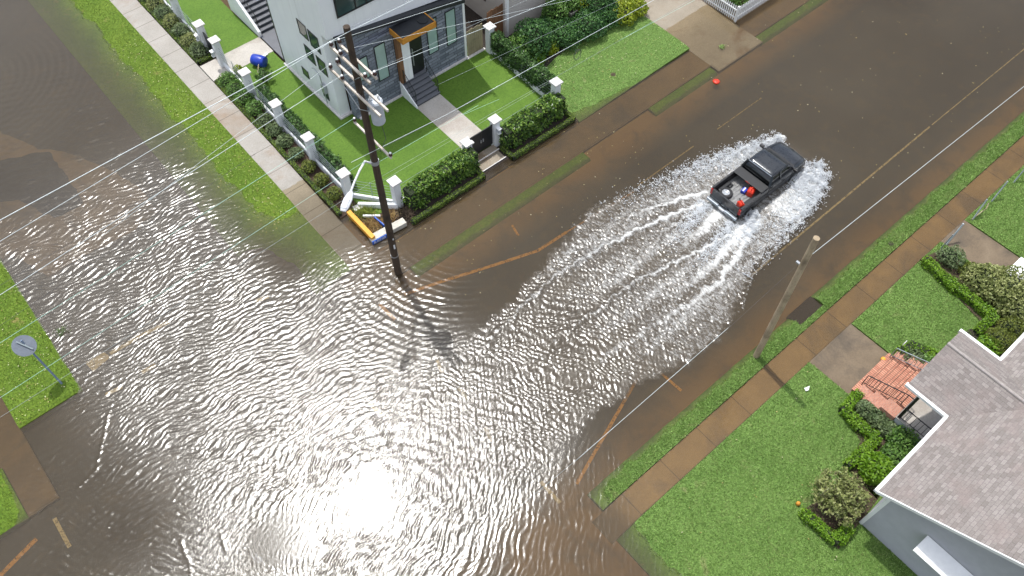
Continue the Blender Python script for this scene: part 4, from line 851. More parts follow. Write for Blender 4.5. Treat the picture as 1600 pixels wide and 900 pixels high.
# ------------------------------------------------------------------ neighbour: siding house, fences, shrubs
nb = thing('siding_house', 'beige lap sided house behind a bed of dark shrubs', 'house', (26.1, 31.0, 0)); reg_root(nb)
HB_(MB().box(26.1, 33.6, 31.0, 44, .1, 5.2), 'wall', M['siding'], nb); HB_(MB().box(26.02, 26.2, 30.93, 31.1, .1, 5.2), 'corner_board', M['trim'], nb)
a = at_y(863, 6, 31.0)
wf = HB_(MB().box(a[0], a[0] + 1.1, 30.95, 30.997, a[2] - .05, a[2] + 1.5), 'window', M['trim'], nb); HB_(MB().box(a[0] + .1, a[0] + 1.0, 30.93, 30.948, a[2] + .05, a[2] + 1.4), 'pane', M['glass'], wf)
rfm = MB(); rfm.add([(25.7, 30.6, 5.2), (34, 30.6, 5.2), (34, 37.5, 8.2), (25.7, 37.5, 8.2), (34, 44.4, 5.2), (25.7, 44.4, 5.2)], [(0, 1, 2, 3), (3, 2, 4, 5)]); HB_(rfm, 'roof', M['shingle'], nb, solid=.12)
wf2 = HB_(MB().box(26.05, 26.098, 33.0, 34.2, 1.6, 3.2), 'window', M['black'], nb); HB_(MB().box(26.03, 26.048, 33.1, 34.1, 1.7, 3.1), 'pane', M['frost'], wf2)
def board_fence(label, x0, x1, y, z1, mat, n):
    t_ = thing('wooden_fence', label, 'fence', (x0, y, .1)); mb = MB(); d = (x1 - x0) / n
    for i in range(n): mb.box(i * d + .006, (i + 1) * d - .006, 0, .03, 0, z1 + .03 * ((i * 7) % 3))
    mb.build('boards', mat, t_); MB().box(0, x1 - x0, .032, .09, .35, .45).box(0, x1 - x0, .032, .09, z1 - .45, z1 - .35).build('rail', mat, t_); return t_
board_fence('pale weathered wooden gate beside the stone house corner', 23.1, 24.3, 31.15, 1.9, M['palefence'], 8); board_fence('red brown wooden fence against the beige sided house', 24.75, 26.0, 31.25, 2.35, M['woodfence'], 9)
tag(MB().box(22.9, 24.35, 30.95, 31.12, .1, .2).build('kerb_strip', M['cap']), 'short concrete kerb below the pale wooden gate', 'kerb')
tag(MB().prism([(24.8, 28.2), (25.6, 27.2), (27, 27.6), (29, 27.9), (31.5, 27.5), (34.0, 27.0), (34.0, 30.98), (24.8, 30.98)], .05, .175).build('flower_bed', M['soil']), 'dark mulched bed under the neighbouring shrubs', 'flower bed', kind='structure')
for lb, px, r, h, mt_, n in (('tall dark green shrub against the beige siding', (835, 60), 1.0, 1.9, 'deep', 2600), ('broad dark green shrub beside the dividing hedge', (815, 75), .8, 1.3, 'grn', 1800), ('bright green shrub rising by the concrete planter box', (868, 20), .7, 1.9, 'grn', 1700),
        ('dark green shrub in the middle of the bed', (880, 55), .9, 1.2, 'deep', 2200), ('dark shrub in front of the planter box', (915, 40), 1.0, 1.2, 'deep', 2300), ('yellow green shrub behind the planter box', (905, 8), .8, 1.5, 'gold', 1500), ('dark leafy shrub near the driveway end of the bed', (945, 22), .9, 1.1, 'deep', 1900),
        ('golden yellow shrub beside the driveway', (975, 20), .8, .95, 'gold', 1500), ('second golden shrub at the bed corner', (993, 12), .6, .9, 'gold', 1100), ('small golden shrub at the near tip of the bed', (858, 75), .45, .7, 'gold', 700), ('small green shrub at the lawn side of the dividing hedge', (838, 92), .45, .55, 'lime', 600), ('dark shrub behind the small golden one', (848, 50), .8, 1.3, 'deep', 1600), ('tall dark shrub further back by the siding', (930, 5), 1.0, 1.9, 'deep', 1900)):
    x, y = at(*px, h * .6); shrub(lb, x, y, r, h, M[mt_], n, .085, z=.15, lump=.45)
x, y = at(892, 25, .6); pb = thing('planter_box', 'square concrete planter box among the dark shrubs', 'planter', (x, y, .15)); MB().add([(-.25, -.25, 0), (.25, -.25, 0), (.25, .25, 0), (-.25, .25, 0), (-.36, -.36, 1.0), (.36, -.36, 1.0), (.36, .36, 1.0), (-.36, .36, 1.0)], [(3, 2, 1, 0), (4, 5, 6, 7), (0, 1, 5, 4), (1, 2, 6, 5), (2, 3, 7, 6), (3, 0, 4, 7)]).build('box_body', M['beam'], pb, bevel=.02); MB().box(-.3, .3, -.3, .3, 1.001, 1.03).build('soil', M['soil'], pb)
shrub('leafy plant growing out of the concrete planter box', x, y, .42, .8, M['grn'], 500, .08, name='plant', cat='plant', z=1.15)
# white picket fence
pf = thing('picket_fence', 'white picket fence turning the corner above the flooded verge', 'fence', (38.15, 22.85, -.1)); reg_root(pf)
def pickets(a, b):
    d = Vector((b[0] - a[0], b[1] - a[1], 0)); L = d.length; d.normalize(); mb = MB(); n = int(L / .155)
    for i in range(n):
        e = Vector((*a, 0)) + d * (i + .5) * .155; mb.beam(e + Vector((0, 0, -.08)), e + Vector((0, 0, 1.02)), .085, .022, up=Vector((d.y, -d.x, 0))) 
        tq = e + Vector((0, 0, 1.02)); hw = d * .0425; nn_ = Vector((d.y, -d.x, 0)) * .011; mb.add([tq - hw - nn_, tq + hw - nn_, tq + Vector((0, 0, .07)) - nn_, tq - hw + nn_, tq + hw + nn_, tq + Vector((0, 0, .07)) + nn_], [(0, 1, 2), (5, 4, 3), (0, 3, 4, 1), (1, 4, 5, 2), (2, 5, 3, 0)])
    HB_(mb, 'pickets', M['picket'], pf); off = Vector((-d.y, d.x, 0)) * .035; HB_(MB().beam(Vector((*a, .25)) + off, Vector((*b, .25)) + off, .04, .08).beam(Vector((*a, .8)) + off, Vector((*b, .8)) + off, .04, .08), 'rail', M['picket'], pf)
pickets((38.15, 22.85), (38.15, 27.5)); pickets((38.19, 22.83), (44.0, 22.83)); HB_(MB().box(38.09, 38.21, 22.77, 22.89, -.1, 1.12), 'post', M['picket'], pf)
shrub('green bush spilling over inside the white picket fence', 39.6, 24.4, 1.0, 1.0, M['grn'], 1600, .08)

# ------------------------------------------------------------------ grey shingled house in the near corner
gh = thing('shingled_house', 'grey house with pinkish grey shingle roof and white gutters', 'house', (22, -4, 0)); reg_root(gh)
EZ, SL = 3.7, .62
EY, RY, GX = -1.28, -6.2, 17.35                       # front eave, ridge, gable edge
WX0, WX1, WY = 22.12, 25.92, .66                      # porch wing
RX = (WX0 + WX1) / 2; RZ = EZ + SL * (RX - WX0); MR = EZ + SL * (EY - RY)
yv = EY - (RZ - EZ) / SL                              # where the porch ridge dies into the main roof
mrf = MB(); FX = 44.0
mrf.add([(GX, EY, EZ), (WX0, EY, EZ), (RX, yv, RZ), (WX1, EY, EZ), (FX, EY, EZ), (FX, RY, MR), (GX, RY, MR)], [(0, 1, 2, 6), (2, 5, 6), (2, 3, 4, 5)])
mrf.add([(GX, RY, MR), (FX, RY, MR), (FX, 2 * RY - EY, EZ), (GX, 2 * RY - EY, EZ)], [(0, 1, 2, 3)])
rf = HB_(mrf, 'roof', M['shingle'], gh, solid=.10)
wrf = MB(); wrf.add([(WX0, WY, EZ), (RX, WY, RZ), (RX, yv, RZ), (WX0, EY, EZ), (WX1, WY, EZ), (WX1, EY, EZ)], [(0, 1, 2, 3), (1, 4, 5, 2)]); HB_(wrf, 'porch_roof', M['shingle'], gh, solid=.10)
HB_(MB().tube([(RX, WY + .01, RZ + .045), (RX, yv + .1, RZ + .045)], .07, 8), 'ridge_cap', M['ridge'], rf)
for vx, vy in ((27.5, -4.4), (31.0, -3.6)): HB_(MB().tube([(vx, vy, EZ + SL * (EY - vy) - .1), (vx, vy, EZ + SL * (EY - vy) + .35)], .06, 10), 'vent_pipe', M['galvd'], rf)
gt = MB()
gw = .17
for a, b in (((GX - .05, EY + .06), (WX0 - .12, EY + .06)), ((WX1 + .12, EY + .06), (FX, EY + .06)), ((WX0 - .06, EY + .03), (WX0 - .06, WY + .06)), ((WX1 + .06, EY + .03), (WX1 + .06, WY + .06))): gt.beam((*a, EZ - .02), (*b, EZ - .02), gw, .14)
HB_(gt, 'gutter', M['trim'], gh)
HB_(MB().beam((GX - .02, EY + .05, EZ - .06), (GX - .02, RY, MR - .06), .05, .16).beam((GX - .02, RY, MR - .06), (GX - .02, 2 * RY - EY, EZ - .06), .05, .16), 'rake_board', M['trim'], gh)
BX, BY = 17.72, -1.72
wl = MB(); wl.add([(BX, BY, .05), (BX, 2 * RY - BY, .05), (BX, 2 * RY - BY, EZ - .15), (BX, RY, MR - .3), (BX, BY, EZ - .15), (FX - 1, BY, .05), (FX - 1, 2 * RY - BY, .05), (FX - 1, 2 * RY - BY, EZ - .15), (FX - 1, RY, MR - .3), (FX - 1, BY, EZ - .15)], [(0, 1, 2, 3, 4), (9, 8, 7, 6, 5), (0, 5, 6, 1), (0, 4, 9, 5), (1, 6, 7, 2), (4, 3, 8, 9), (3, 2, 7, 8)])
HB_(wl, 'wall', M['graysmooth'], gh)
HB_(MB().box(BX - .03, BX + .12, BY - .12, BY + .03, .05, EZ - .1), 'corner_board', M['trim'], gh)
# sloping white awning over a window on the gable wall
q = [at_x(x, y, BX - .04) for x, y in ((1452, 835), (1530, 897))]; y0, y1 = max(q[0][1], q[1][1]), min(q[0][1], q[1][1]); zt = 3.1
aw = HB_(MB().add([(BX - .03, y0, zt), (BX - .03, y1 - .3, zt), (BX - .72, y1 - .3, zt - .38), (BX - .72, y0, zt - .38), (BX - .03, y0, zt + .04), (BX - .03, y1 - .3, zt + .04), (BX - .72, y1 - .3, zt - .34), (BX - .72, y0, zt - .34)], [(0, 1, 2, 3), (7, 6, 5, 4), (0, 4, 5, 1), (1, 5, 6, 2), (2, 6, 7, 3), (3, 7, 4, 0)]), 'awning', M['trim'], gh)
# porch deck, ironwork and brick steps
PX0, PX1, PY, PZ = 22.3, 25.75, .12, 1.0
HB_(MB().box(PX0 + .02, PX1 - .02, BY + .003, PY - .02, .05, PZ - .05), 'porch_base', M['greysiding'], gh); dk = HB_(MB().box(PX0, PX1, BY + .003, PY, PZ - .048, PZ), 'porch_deck', M['walk'], gh)
for x, y in ((PX0 + .12, PY - .12), (PX1 - .12, PY - .12)): HB_(MB().box(x - .05, x + .05, y - .05, y + .05, PZ, EZ - .1), 'porch_post', M['black'], gh)
def iron(a, b, hh=.85, scroll=False, step=.17):
    a = Vector(a); b = Vector(b); n = max(2, int((b - a).length / step)); mb = MB(); U_ = Vector((0, 0, 1))
    mb.tube([a + U_ * hh, b + U_ * hh], .026, 6).tube([a + U_ * .12, b + U_ * .12], .018, 6)
    for e in (a, b): mb.tube([e, e + U_ * (hh + .05)], .026, 6)
    for k in range(1, n):
        e = a.lerp(b, k / n)
        mb.tube([e + U_ * .12, e + U_ * hh], .012, 5)
        if scroll and k % 2:
            d = (b - a).normalized(); ring = [e + d * (.085 * math.cos(w_ * PI / 6)) + U_ * (.48 + .11 * math.sin(w_ * PI / 6)) for w_ in range(13)]; mb.tube(ring, .012, 4, False); ring = [e + d * (.05 * math.cos(w_ * PI / 6)) + U_ * (.72 + .06 * math.sin(w_ * PI / 6)) for w_ in range(13)]; mb.tube(ring, .010, 4, False)
    return mb
HB_(iron((PX0 + .06, PY - .06, PZ), (PX0 + .06, BY + .1, PZ), .9), 'railing', M['black'], dk); HB_(iron((PX0 + .06, PY - .05, PZ), (23.2, PY - .05, PZ), .9, True, .12), 'railing', M['black'], dk)
bs = thing('brick_steps', 'red brick porch steps with stepped side walls and black iron handrails', 'steps', (24, 1.2, 0)); reg_root(bs)
SX0, SX1 = 22.95, 25.25; N5 = 6; tb = MB(); bb = MB(); jb = MB()
for i in range(N5):
    yo = 2.26 - i * .355; z1 = .05 + (i + 1) * (PZ - .07) / N5
    yb = PY + .003
    tb.box(SX0 - (.45 if i == 0 else 0), SX1 + (.12 if i == 0 else 0), yo - .36 if i < N5 - 1 else yb, yo + .02, z1 - .06, z1); bb.box(SX0 + .01 - (.45 if i == 0 else 0), SX1 - .01 + (.12 if i == 0 else 0), yb + .001 * i, yo - .01, .03, z1 - .062)
for i in range(1, N5): yo = 2.26 - i * .355; jb.box(SX0 + .005, SX1 - .005, yo + .021, yo + .05, .05 + i * (PZ - .07) / N5, .05 + i * (PZ - .07) / N5 + .004)
HB_(tb, 'tread', M['tread'], bs, bevel=.008); HB_(jb, 'mortar_joint', M['mulch'], bs); HB_(bb, 'step_body', M['brick'], bs)
for lb, (x0, x1) in (('l', (22.28, SX0 - .004)), ('r', (SX1 + .004, 25.72))):
    for (ya, yb_, zt) in ((1.45, 2.05, .42), (.85, 1.447, .66), (.13, .847, .92)): HB_(MB().box(x0, x1, ya, yb_, .03, zt), 'side_wall', M['brick'], bs, bevel=.01)
hr = MB()
for x in (SX0 + .08, SX1 - .06):
    lo, hi = Vector((x, 2.12, .22)), Vector((x, .35, PZ)); U_ = Vector((0, 0, 1)); mb = MB(); mb.tube([lo, lo + U_ * .85, hi + U_ * .85, hi + U_ * .85 + Vector((0, -.3, 0))], .026, 6).tube([lo + U_ * .15, hi + U_ * .15], .018, 6).tube([hi, hi + U_ * .85], .022, 6)
    for k in range(1, 12): e = lo.lerp(hi, k / 12); mb.tube([e + U_ * .15, e + U_ * .85], .012, 5)
    HB_(mb, 'handrail', M['black'] if x < 24 else M['galvd'], bs)
sg = thing('house_sign', 'small white oval sign on a thin stake by the brick steps', 'sign', (25.75, 2.05, .05)); MB().tube([(0, 0, 0), (0, 0, .8)], .015, 6).build('stake', M['black'], sg); MB().lathe([(.02, -.012), (.16, -.012), (.16, .012), (.02, .012)], 20, (0, 0, .95), 'y').build('plate', M['trim'], sg).scale = (1, 1, 1)
tag(MB().lathe([(.04, .0), (.13, .05), (.12, .14), (.05, .17)], 12, (*at(1380, 562, .1), .05)).build('pumpkin', M['yellow'], smooth=True), 'small orange pumpkin at the right foot of the brick steps', 'pumpkin')

# planting round the grey house
def H_(label, pts, w=.42, h=.5, m='lime', **k): hedge(label, [at(x, y, h * .7) for x, y in pts], w, h, M[m], 620, .055, rough=.07, **k)
H_('bright zigzag box hedge along the lawn below the brick steps', [(1340, 618), (1318, 640), (1345, 668), (1370, 684), (1350, 706), (1326, 725)])
H_('bright short box hedge at the lawn corner by the gable', [(1258, 803), (1282, 825), (1306, 845), (1328, 825)], .42, .5)
H_('long bright box hedge bending round the middle lawn', [(1448, 408), (1478, 438), (1510, 462), (1540, 486), (1552, 494), (1530, 515)], .45, .5)
H_('short bright box hedge right of the brick steps', [(1408, 548), (1425, 541), (1445, 550), (1462, 558)], .4, .5)
def SB(label, px, r, h, m, n, leaf=.065, **k): x, y = at(*px, h * .6); return shrub(label, x, y, r, h, M[m], n, leaf, **k)
SB('round glossy bright green bush beside the white gutter', (1369, 731), .62, 1.0, 'lime', 1700, .085)
SB('rounded dull green bush under the white gutter', (1398, 712), .5, .8, 'grn', 1000); SB('rounded moss green bush by the porch wall', (1412, 688), .6, .95, 'grn', 1300); SB('small dusty shrub below the brick side wall', (1372, 652), .45, .6, 'dusty', 800); SB('dusty shrub behind the zigzag hedge', (1352, 640), .4, .6, 'dusty', 700); SB('dusty shrub at the end of the brick side wall', (1386, 668), .42, .6, 'dusty', 700)
SB('dusty shrub right of the brick steps', (1428, 562), .45, .6, 'dusty', 700); SB('small dark shrub beside the porch roof', (1450, 568), .4, .6, 'grn', 600)
SB('clipped moss green ball nearest the white gutter', (1562, 531), .58, .95, 'moss', 1300, .05); SB('clipped moss green ball behind the other', (1581, 513), .55, .9, 'moss', 1200, .05); SB('bright broad leaf shrub in the angle of the gutters', (1547, 540), .5, .7, 'lime', 800, .08)
sparse_bush('large straggly bush with pale twigs at the gable corner', *at(1312, 775, .9), 1.25, 1.7, M['olive'], 3000, .075, 110, .1, 31)
SB('wide olive bush near the white porch steps', (1578, 452), 1.05, 1.3, 'olive', 2600, .075, lump=.5); SB('olive bush behind the long box hedge', (1540, 436), .8, 1.1, 'olive', 1800, .075, lump=.5); SB('thin dusty bush by the metal posts', (1486, 402), .5, .8, 'dusty', 1000, .06, lump=.5); SB('dark bush at the end of the wide olive bush', (1590, 478), .8, 1.2, 'olive', 1500, .07, lump=.5); SB('low green shrub between the hedge and the olive bush', (1515, 425), .5, .55, 'moss', 800, .06)
for nm, pts in (('dark mulched bed in the zigzag hedge', [(1338, 612), (1318, 645), (1345, 690), (1322, 730), (1370, 780), (1420, 720), (1440, 690), (1400, 650)]), ('dark mulched bed under the straggly bush', [(1250, 800), (1310, 858), (1345, 815), (1375, 775), (1330, 745)]), ('dark soil bed in the angle of the house', [(1500, 520), (1560, 500), (1600, 480), (1640, 560), (1560, 580)]), ('dark soil beneath the long box hedge', [(1438, 405), (1540, 510), (1565, 500), (1600, 470), (1540, 430), (1470, 390)])):
    mb = MB(); mb.prism([at(x, y, .12) for x, y in pts], .0, .135); tag(mb.build('flower_bed', M['mulch' if 'angle' not in nm else 'soil']), nm, 'flower bed', kind='structure')
tag(MB().add([(*at(1257, 606, .2), .16), (*at(1265, 603, .2), .2), (*at(1264, 609, .2), .15), (*at(1259, 611, .2), .2)], [(0, 1, 2, 3)]).build('paper_scrap', M['paperw'], solid=.02), 'crumpled white scrap on the lawn by the entrance path', 'litter')
tag(MB().lathe([(.03, 0), (.10, .06), (.08, .2), (.03, .24)], 10, (*at(1247, 787, .2), .1)).build('garden_ornament', M['orangewood'], smooth=True), 'small rust coloured ornament beside the straggly bush', 'ornament')
# bare fence posts on the right
for lb, b, tpx, r in (('thick grey metal post left of the entrance path', (1478, 383), (1505, 350), .045), ('thin grey metal post left of the entrance path', (1470, 388), (1489, 367), .03), ('grey metal post right of the entrance path', (1519, 344), (1542, 312), .038), ('grey metal post in the middle of the right lawn edge', (1549, 315), (1574, 284), .038), ('grey metal post furthest along the right lawn edge', (1583, 286), (1608, 256), .038)):
    x, y = at(*b, .08); t_ = thing('fence_post', lb, 'post', (x, y, .05), 'bare metal fence posts'); tx, ty = at(*tpx, 1.15); MB().tube([(0, 0, 0), (tx - x, ty - y, 1.1)], r, 8).build('pipe', M['galvd'], t_); MB().lathe([(r * 1.2, 0), (r * 1.2, .03), (.01, .06)], 8, (tx - x, ty - y, 1.09)).build('cap', M['galv'], t_)
tag(MB().tube([(*at(1518, 343, .1), .12), (*at(1535, 330, .3), .3), (*at(1541, 326, .5), .5), (*at(1545, 317, .7), .7)], .03, 6).build('bent_pipe', M['palefence']), 'pale bent branch leaning on the right lawn posts', 'branch')
ps = thing('porch_steps', 'white painted wooden porch steps at the right edge', 'steps', (36.2, .6, 0)); reg_root(ps)
for k in range(4): 
    a, b = at(1578 + k * 9, 424 - k * 4, .3 + .15 * k), at(1600 + k * 9, 400 - k * 4, .3 + .15 * k)
    HB_(MB().beam((*at(1576 + k * 10, 428 + k * 5, .2 + .17 * k), .2 + .17 * k), (*at(1600 + k * 10, 405 + k * 5, .2 + .17 * k), .2 + .17 * k), .34, .06), 'tread', M['trim'], ps)

# ------------------------------------------------------------------ utility pole, transformer, lamp and wires
PXP, PYP, PTOP = 10.54, 21.2, 15.25
up_ = thing('utility_pole', 'tall dark wooden utility pole with crossarms, transformer and street lamp', 'utility pole', (PXP, PYP, 0)); reg_root(up_)
HB_(MB().tube([(PXP, PYP, -.4), (PXP, PYP, 4), (PXP, PYP, 9), (PXP, PYP, PTOP)], [.19, .175, .155, .125], 14), 'shaft', M['pole'], up_, smooth=False)
def on_pole(px, py, dx=0): return at_x(px, py, PXP + dx)
INS = {}
def arm(key, a, b, dx, ins):
    pa, pb = at_x(*a, PXP + dx), at_x(*b, PXP + dx); z = (pa[2] + pb[2]) / 2; pa = (pa[0], pa[1], z); pb = (pb[0], pb[1], z)
    ao = HB_(MB().beam(pa, pb, .085, .11), 'crossarm', M['arm'], up_, bevel=.008)
    for k, px in enumerate(ins):
        y_ = at_x(*px, PXP + dx)[1]; c = (PXP + dx, y_, z + .064); HB_(MB().lathe([(.02, 0), (.02, .07), (.085, .08), (.075, .13), (.055, .16), (.05, .19)], 12, c), 'insulator', M['insul'], ao, smooth=True); HB_(MB().lathe([(.045, .19), (.05, .215), (.03, .24)], 10, c), 'wire_clamp', M['trim'], ao); INS[(key, k)] = (c[0], c[1], c[2] + .21)
    return z
arm('a', (516, 72), (579, 131), -.17, [(518, 72), (533, 87), (572, 125)]); arm('b', (529, 63), (590, 129), .17, [(530, 64), (586, 118)])
arm('c', (519, 121), (592, 168), -.16, [(520, 119), (537, 131)]); arm('d', (530, 112), (604, 161), .16, [(531, 112)]); arm('e', (553, 188), (612, 249), .15, [(554, 187), (611, 246)])
zb = on_pole(565, 165)[2]; HB_(MB().beam((PXP - .17, PYP - .9, zb + .55), (PXP - .17, PYP, zb), .03, .02).beam((PXP - .17, PYP + .9, zb + .55), (PXP - .17, PYP, zb), .03, .02), 'arm_brace', M['galv'], up_)
pz = at_x(589, 188, PXP + .02); tz = pz[2]; TX, TY = PXP + .33, PYP - .42
tf = HB_(MB().lathe([(.0, -.62), (.25, -.62), (.27, -.58), (.27, .42), (.29, .43), (.29, .48), (.24, .54), (.0, .57)], 22, (TX, TY, tz)), 'transformer', M['trafo'], up_, smooth=False)
for k, (dx, dy) in enumerate(((-.12, .1), (.12, -.05))): HB_(MB().lathe([(.035, 0), (.06, .05), (.035, .1), (.06, .15), (.03, .22)], 10, (TX + dx, TY + dy, tz + .54)), 'bushing', M['trim'], tf)
HB_(MB().box(TX - .03, TX + .03, TY + .22, PYP - .1, tz + .1, tz + .2).box(TX - .03, TX + .03, TY + .22, PYP - .1, tz - .4, tz - .3), 'bracket', M['galv'], tf)
HB_(MB().lathe([(.02, 0), (.05, .02), (.03, .25)], 8, (TX - .35, TY + .3, tz + .55)).tube([(TX - .34, TY + .3, tz + .8), (PXP - .1, PYP, tz + 1.2)], .012, 5), 'surge_arrester', M['insul'], up_)
zl = on_pole(576, 243)[2]; LA = (PXP - .15, PYP, zl); 
# lamp arm reaches out over the corner, its head above the planter
hx, hy = -1.15, .0
ends = [at_x(*q, PXP - .2 - .9 * k) for q, k in (((563, 262), .3), ((551, 288), .8), ((546, 305), 1.2))]
def lamp_pt(px, py, z): x, y = at(px, py, z); return (x, y, z)
z0 = zl
HB_(MB().tube([LA, lamp_pt(570, 252, z0 + .08), lamp_pt(562, 266, z0 + .2), lamp_pt(553, 286, z0 + .26), lamp_pt(547, 303, z0 + .28)], [.05, .05, .048, .045, .045], 8), 'lamp_arm', M['lamp'], up_, smooth=True)
p0 = Vector(lamp_pt(549, 299, z0 + .28)); p1 = Vector(lamp_pt(536, 330, z0 + .26))
dd = (p1 - p0).normalized(); sd_ = dd.cross(Vector((0, 0, 1))).normalized(); uu = sd_.cross(dd)
def lsec(f, w_, h_): c_ = p0.lerp(p1, f); return [c_ + sd_ * w_ * math.cos(k * PI / 6) + uu * h_ * math.sin(k * PI / 6) for k in range(12)]
lh = HB_(MB().loft([lsec(0, .06, .05), lsec(.12, .13, .08), lsec(.4, .19, .10), lsec(.8, .18, .09), lsec(1.0, .12, .04)]), 'lamp_head', M['lamp'], up_, smooth=True)
HB_(MB().beam(p0.lerp(p1, .45) + uu * .10, p0.lerp(p1, .9) + uu * .085, .22, .03, up=uu), 'lamp_window', M['lens'], lh)
HB_(MB().tube([(PXP, PYP, 1.45), (PXP, PYP, 1.52)], .192, 14).tube([(PXP, PYP, zl - .1), (PXP, PYP, zl + .1)], .185, 14), 'steel_band', M['galv'], up_)
HB_(MB().box(PXP - .05, PXP + .03, PYP - .2, PYP - .175, 2.2, 2.5).box(PXP - .02, PXP + .03, PYP - .2, PYP - .178, 2.9, 3.0), 'number_plate', M['trim'], up_)

def wire(label, y, p, q, mat, r=.012, ext=(6, 6), sag=0.0, group='overhead wires along the street'):
    a = Vector(p if len(p) == 3 else at_y(*p, y)); b = Vector(q if len(q) == 3 else at_y(*q, y)); d = (b - a).normalized(); a2 = a - d * ext[0]; b2 = b + d * ext[1]
    pts = [a2.lerp(b2, k / 16) - Vector((0, 0, sag * 4 * (k / 16) * (1 - k / 16))) for k in range(17)]
    o = MB().tube(pts, r * .47, 6).build('power_line', M[mat], uv=False, smooth=True); return tag(o, label, 'wire', group)
T0 = (PXP, PYP - .14, PTOP - .12)
wire('thick pale wire from the pole top down the side street corner', T0[1], (0, 344), T0, 'wirew', .026, (8, 0)); wire('thick pale wire from the pole top over the house front', T0[1], T0, (650, -2), 'wirew', .022, (0, 8)); wire('thin pale wire just above the pole top wire', T0[1] + .3, (545, 44), (640, 1), 'wiregy', .010, (0, 8))
i0 = INS[('a', 0)]; wire('pale wire from the outer insulator of the top crossarm', i0[1], (0, 377), i0, 'wirew', .018, (8, 0)); wire('pale wire passing the canopy from the top crossarm', i0[1] - .4, i0, (705, 5), 'wirew', .016, (0, 8))
i1 = INS[('a', 1)]; j1 = INS[('c', 0)]; wire('pale wire from the outer insulator of the lower crossarm', j1[1], (300, 263), j1, 'wirew', .012, (4, 0)); wire('pale wire crossing the frosted windows', i1[1], i1, (700, 42), 'wirew', .012, (0, 10))
i2 = INS[('c', 1)]; wire('bright wire from the lower crossarm over the pavement', i2[1], (20, 448), i2, 'wirew', .020, (8, 0)); i3 = INS[('b', 1)]; wire('bright wire from the near end of the top crossarm', i3[1], i3, (700, 66), 'wirew', .018, (0, 12)); wire('bright jumper wire between the crossarms', (i2[1] + i3[1]) / 2, i2, i3, 'wirew', .014, (0, 0))
wire('thin wire crossing the stone wall below the bright one', i3[1] + .4, (590, 108), (700, 57), 'wiregy', .010, (1, 12))
i4 = INS[('e', 0)]; wire('green wire from the low crossarm to the side street', i4[1], (140, 447), i4, 'wireg', .014, (20, 0)); 
LC = (PXP, PYP - .16, zl + .05); wire('green cable from the lamp bracket over the drowned verge', LC[1], (172, 510), (565, 255), 'wireg', .013, (14, .1)); wire('green service cable from the lamp bracket up the street', LC[1], LC, (720, 180), 'wireg', .012, (0, 1))
wire('thick bundled cable above the front lawn', PYP - .16, (612, 222), (700, 178), 'wirew', .020, (2.0, 0)); wire('thick bundled cable over the neighbouring lawn', PYP - .16, (700, 178), (1000, 12), 'wirew', .022, (0, 14)); wire('black cable lashed to the bundled one', PYP - .10, (612, 224), (800, 126), 'wired', .014, (1, 0))
wire('grey cable low across the drowned verge', PYP, (185, 535), (580, 285), 'wiregy', .011, (16, 0)); wire('grey cable above the tall hedges', PYP, (580, 285), (1000, 45), 'wiregy', .011, (0, 14)); wire('second grey cable above the tall hedges', PYP + .1, (585, 290), (860, 128), 'wiregy', .010, (0, 0)); wire('bright cable above the neighbouring lawn', PYP - .3, (970, 62), (1080, 3), 'wireg', .013, (0, 10)); wire('grey wire slanting over the dark shrubs', PYP + .2, (685, 132), (962, 3), 'wiregy', .009, (0, 8))
wire('pale short cable above the front path', PYP + .3, (722, 180), (780, 155), 'wireg', .011, (0, 0)); wire('dark wire over the tan road repair', j1[1], (0, 446), (250, 295), 'wired', .012, (8, 0)); wire('dark wire above the far grass corner', i2[1], (0, 509), (400, 240), 'wired', .010, (8, 0))
bird = MB(); wx = at_y(903, 78, PYP - .16); bird.tube([Vector(wx) + Vector((.22 * math.cos(k * PI / 8), .05 * math.sin(k), -.28 + .28 * math.sin(k * PI / 8))) for k in range(33)], .010, 5, False); tag(bird.build('cable_coil', M['wired'], uv=False), 'dark coil of spare cable hanging over the neighbouring lawn', 'cable coil')
tag(MB().tube([(PXP + .4, PYP - .4, tz - .6), (PXP + .45, PYP - .5, tz - 1.6), (PXP + .15, PYP - .35, tz - 2.3)], .012, 5, False).build('drop_wire', M['wired'], uv=False), 'dark drop wire hanging under the transformer', 'wire')

# right hand pole
rp = thing('wooden_pole', 'weathered pale wooden pole on the grass verge by the kerb cut', 'pole', (20.57, 6.27, 0)); reg_root(rp)
tp = at(1276, 372, 9.0); HB_(MB().tube([(20.57, 6.27, -.1), (20.57 + (tp[0] - 20.57) * .5, 6.27 + (tp[1] - 6.27) * .5, 4.5), (tp[0], tp[1], 9.0)], [.15, .142, .13], 14), 'shaft', M['poletop'], rp)
fx = lambda f: (20.57 + (tp[0] - 20.57) * f, 6.27 + (tp[1] - 6.27) * f, 9.0 * f)
c1 = fx(.80); HB_(MB().box(c1[0] - .05, c1[0] + .05, c1[1] + .10, c1[1] + .3, c1[2] - .04, c1[2] + .04), 'bracket', M['galv'], rp)
wz = c1[2]; yw = c1[1] + .25
wire('white cable from the pale pole along the right verge', yw, (1268, 398), (1600, 135), 'wirew', .022, (0, 16), group='cables of the pale pole'); wire('dark cable from the pale pole over the road edge', yw, (1242, 418), (1139, 512), 'wired', .010, (0, 0), group='cables of the pale pole'); wire('white cable continuing over the slanted orange line', yw, (1138, 512), (905, 715), 'wirew', .016, (0, .2), group='cables of the pale pole'); wire('thin end of the white cable by the cream bar', yw, (905, 715), (795, 805), 'wiregy', .010, (0, 20), group='cables of the pale pole')

